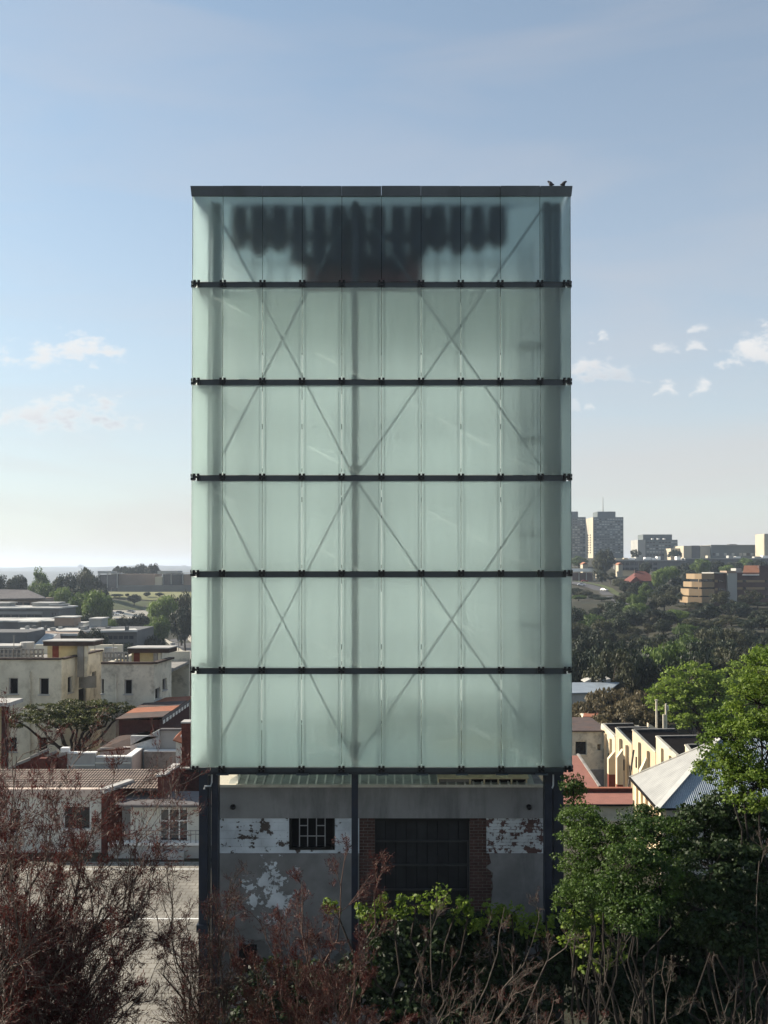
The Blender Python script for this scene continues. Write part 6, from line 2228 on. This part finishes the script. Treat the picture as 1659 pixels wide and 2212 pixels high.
# ---- bare trees
class Twigs:
    def __init__(self):
        self.seg = []      # (pts, radii, sides)
        self.tips = []

    def grow(self, p, d, L, r, level, spread, rn, up, maxlev):
        n = 5 if level < 2 else 4
        pts, dirs = [p], []
        q_, dd = np.array(p), np.array(d)
        for i in range(n):
            dd = dd + rn.normal(size=3) * (.13 + .05 * level) + np.array([0, 0, up])
            dd /= np.linalg.norm(dd)
            q_ = q_ + dd * L / n
            pts.append(q_.copy())
            dirs.append(dd.copy())
        rr_ = np.linspace(r, max(r * .42, .0035), n + 1)
        self.seg.append((np.array(pts), rr_, 6 if level == 0 else (4 if level == 1 else 3)))
        if level >= maxlev - 1:
            self.tips.append((pts[1:], dirs))
        if level >= maxlev:
            return
        k = (7, 6, 5, 4)[level]
        for i in range(k):
            f = .22 + .78 * (i + rn.uniform(0, 1)) / k
            j = min(int(f * n), n - 1)
            base = pts[j] + (pts[j + 1] - pts[j]) * (f * n - j)
            ax = rn.normal(size=3)
            ax -= dirs[j] * ax.dot(dirs[j])
            ax /= np.linalg.norm(ax) + 1e-9
            ang = rn.uniform(.35, .95) * spread
            nd = dirs[j] * math.cos(ang) + ax * math.sin(ang)
            self.grow(base, nd, L * rn.uniform(.38, .66) * (1.1 - .35 * f), r * (1 - .55 * f) * .62, level + 1, spread, rn, up, maxlev)

    def mesh(self, parent, mat, name='branches'):
        V, Fc = [], []
        cnt = 0
        for pts, rr_, n in self.seg:
            m_ = len(pts)
            dd = np.gradient(pts, axis=0)
            dd /= np.linalg.norm(dd, axis=1, keepdims=True) + 1e-9
            ref = np.where(np.abs(dd[:, 2:3]) < .9, np.array([[0, 0, 1.]]), np.array([[0, 1., 0]]))
            s = np.cross(dd, ref)
            s /= np.linalg.norm(s, axis=1, keepdims=True) + 1e-9
            t = np.cross(s, dd)
            a = np.arange(n) * 2 * math.pi / n
            ring = pts[:, None, :] + (s[:, None, :] * np.cos(a)[None, :, None] + t[:, None, :] * np.sin(a)[None, :, None]) * rr_[:, None, None]
            V.append(ring.reshape(-1, 3))
            i, k = np.meshgrid(np.arange(m_ - 1), np.arange(n), indexing='ij')
            f = np.stack([i * n + k, i * n + (k + 1) % n, (i + 1) * n + (k + 1) % n, (i + 1) * n + k], -1).reshape(-1, 4) + cnt
            Fc.append(f)
            cnt += m_ * n
        V = np.concatenate(V) - np.array(wloc(parent))
        Fc = np.concatenate(Fc)
        me = bpy.data.meshes.new(name)
        me.vertices.add(len(V))
        me.vertices.foreach_set('co', V.reshape(-1).astype(np.float32))
        me.loops.add(len(Fc) * 4)
        me.loops.foreach_set('vertex_index', Fc.reshape(-1).astype(np.int32))
        me.polygons.add(len(Fc))
        me.polygons.foreach_set('loop_start', np.arange(0, len(Fc) * 4, 4, dtype=np.int32))
        me.update(calc_edges=True)
        me.materials.append(MATS[mat])
        return link(name, me, parent)


def bare(label, bu, bd, limbs, bark, leafm, leaf_n, leaf_s, seed, r0=.05, spread=1., up=.05, maxlev=3, lenk=.45, fork_v=2330, trunk=True, thick=1.5):
    """limbs: tip targets (u, v, d); main limbs run from the fork to each target and branch all along"""
    global rng
    rn = np.random.default_rng(seed)
    rng = np.random.default_rng(seed + 100)
    x0 = X(bu, bd)
    root = thing('bare_tree', label, 'tree', (x0, bd, 0))
    fork = np.array(P(bu, fork_v, bd))
    tw = Twigs()
    if trunk:
        tb = MB().tube(curve_pts((x0, bd, -.2), fork, 6, .03), list(np.linspace(r0 * 2.6, r0 * 1.9, 7)), 8)
        tb.build('trunk', bark, root)
    for (u, v, d, rk) in limbs:
        t_ = np.array(P(u, v, d))
        pts = curve_pts(fork + rn.normal(size=3) * .15, t_, 9, .055, .12)
        L = np.linalg.norm(t_ - fork)
        rr_ = np.linspace(r0 * rk, .006, 10)
        tw.seg.append((pts, rr_, 6))
        k = int((7 + L * 1.5) * thick / 1.5)
        for i in range(k):
            f = .18 + .82 * (i + rn.uniform(0, 1)) / k
            j = min(int(f * 9), 8)
            base = pts[j] + (pts[j + 1] - pts[j]) * (f * 9 - j)
            dd = pts[j + 1] - pts[j]
            dd /= np.linalg.norm(dd)
            ax = rn.normal(size=3)
            ax -= dd * ax.dot(dd)
            ax /= np.linalg.norm(ax)
            ang = rn.uniform(.35, .9) * spread
            nd = dd * math.cos(ang) + ax * math.sin(ang)
            tw.grow(base, nd, L * lenk * rn.uniform(.45, 1.) * (1.15 - .6 * f), max(r0 * rk * (1 - .75 * f) * .6, .007), 1, spread, rn, up, maxlev)
    tw.mesh(root, bark)
    if leaf_n:
        pos, nr = [], []
        for p_, d_ in tw.tips:
            p_, d_ = np.array(p_), np.array(d_)
            for _ in range(leaf_n):
                k = rn.integers(0, len(p_))
                pos.append(p_[k] + rn.normal(size=3) * .025)
                nr.append(d_[k] + rn.normal(size=3) * .45 + np.array([0, 0, .25]))
        link('dry_leaves', leaf_mesh('dry_leaves', np.array(pos) - np.array(wloc(root)), np.array(nr), leaf_s, leafm, .16, .5, tang=np.array(nr)), root)
    return root


rt = random.Random(3)


def fan(u0, u1, v0, v1, d0, d1, n, edge):
    out = []
    for i in range(n):
        u = u0 + (u1 - u0) * (i + rt.uniform(0, 1)) / n
        v = edge(u) + rt.uniform(0, v1 - v0) ** 1.0
        out.append((u, v, rt.uniform(d0, d1), rt.uniform(.6, 1.15)))
    return out


bare('big bare tree with rust red twigs filling the lower left corner', -30, 14.5,
     fan(-120, 330, 0, 320, 12.8, 16.2, 27, lambda u: 1735 + max(0, u - 110) ** 1.5 * .07 + (20 if u < 0 else 0)) + [(36, 1634, 14, .7), (245, 1700, 15, .8), (325, 1765, 15, .8), (130, 1690, 15, .7), (345, 1810, 15, .9), (340, 1890, 14.5, .9)],
     'bark_grey', 'leaf_rust', 9, .030, 1, .042, .62, .035, 3, .34, 2480)
bare('slim dark bare tree left of the left steel column', 455, 16.5,
     fan(335, 520, 0, 220, 15.5, 17.5, 10, lambda u: 1885 + abs(u - 440) * .25), 'bark_dark', 'leaf_rust', 3, .024, 2, .030, .7, .05, 3, .34, 2360)
bare('reddish bare tree in front of the peeling plaster wall', 690, 17,
     fan(500, 900, 0, 210, 15.5, 18.2, 11, lambda u: 1985 + abs(u - 700) * .1) + [(748, 1834, 17, 1.1), (826, 1872, 16.6, 1.1), (652, 1905, 17.5, .7), (515, 2010, 16.8, .8), (560, 1985, 17, .8), (605, 1990, 16.6, .8), (490, 2080, 16.6, .8)],
     'bark_red', 'leaf_rust', 6, .028, 3, .028, .68, .045, 3, .27, 2400, thick=1.1)
bare('pale branched bare tree in front of the boarded door', 960, 18,
     fan(830, 1230, 0, 190, 16.8, 19.2, 7, lambda u: 2020 + abs(u - 1000) * .05) + [(1090, 1960, 18, 1.1), (1165, 1985, 18, 1.0), (930, 1960, 18, 1.0), (1245, 1985, 18.4, .9)],
     'bark_pale', 'leaf_rust', 2, .024, 4, .022, .8, .05, 3, .30, 2420, thick=.6)
bare('sparse pale bare tree at the lower right in front of the dark shrubs', 1400, 17.5,
     fan(1230, 1500, 0, 190, 16.5, 18.5, 5, lambda u: 2060 + abs(u - 1370) * .05) + [(1345, 1985, 17.5, .9), (1300, 2020, 18, .9)],
     'bark_pale', 'leaf_rust', 0, .018, 5, .018, .8, .04, 3, .28, 2420, thick=.5)
bare('thin bare tree at the right picture edge in front of dark shrubs', 1600, 16.5,
     fan(1500, 1690, 0, 190, 15.5, 17.5, 5, lambda u: 2060 + abs(u - 1590) * .05) + [(1640, 1860, 17, .8)],
     'bark_pale', 'leaf_rust', 1, .018, 6, .018, .8, .04, 3, .28, 2420, thick=.5)
bare('low tangled bare bush along the bottom edge right of centre', 1180, 16.5,
     fan(1020, 1380, 0, 120, 15.8, 17.2, 7, lambda u: 2110 + abs(u - 1180) * .08), 'bark_grey', 'leaf_rust', 2, .02, 9, .016, 1., .02, 3, .3, 2380, thick=.7)

# ------------------------------------------------------------------ haze
hz = MB().box(-9000, 9000, -120, 9900, -80, 92).build('haze', 'void')
hm = bpy.data.materials.new('haze_air')
hm.use_nodes = True
hn = hm.node_tree
hn.nodes.clear()
ho = hn.nodes.new('ShaderNodeOutputMaterial')
hv = hn.nodes.new('ShaderNodeVolumePrincipled')
hv.inputs['Color'].default_value = (.70, .82, 1.0, 1)
hv.inputs['Density'].default_value = 0.00014
hv.inputs['Anisotropy'].default_value = .3
hn.links.new(hv.outputs[0], ho.inputs['Volume'])
hz.data.materials.clear()
hz.data.materials.append(hm)
hz['kind'] = 'stuff'
tag(hz, 'thin bluish haze hanging over the whole valley and skyline', 'haze')
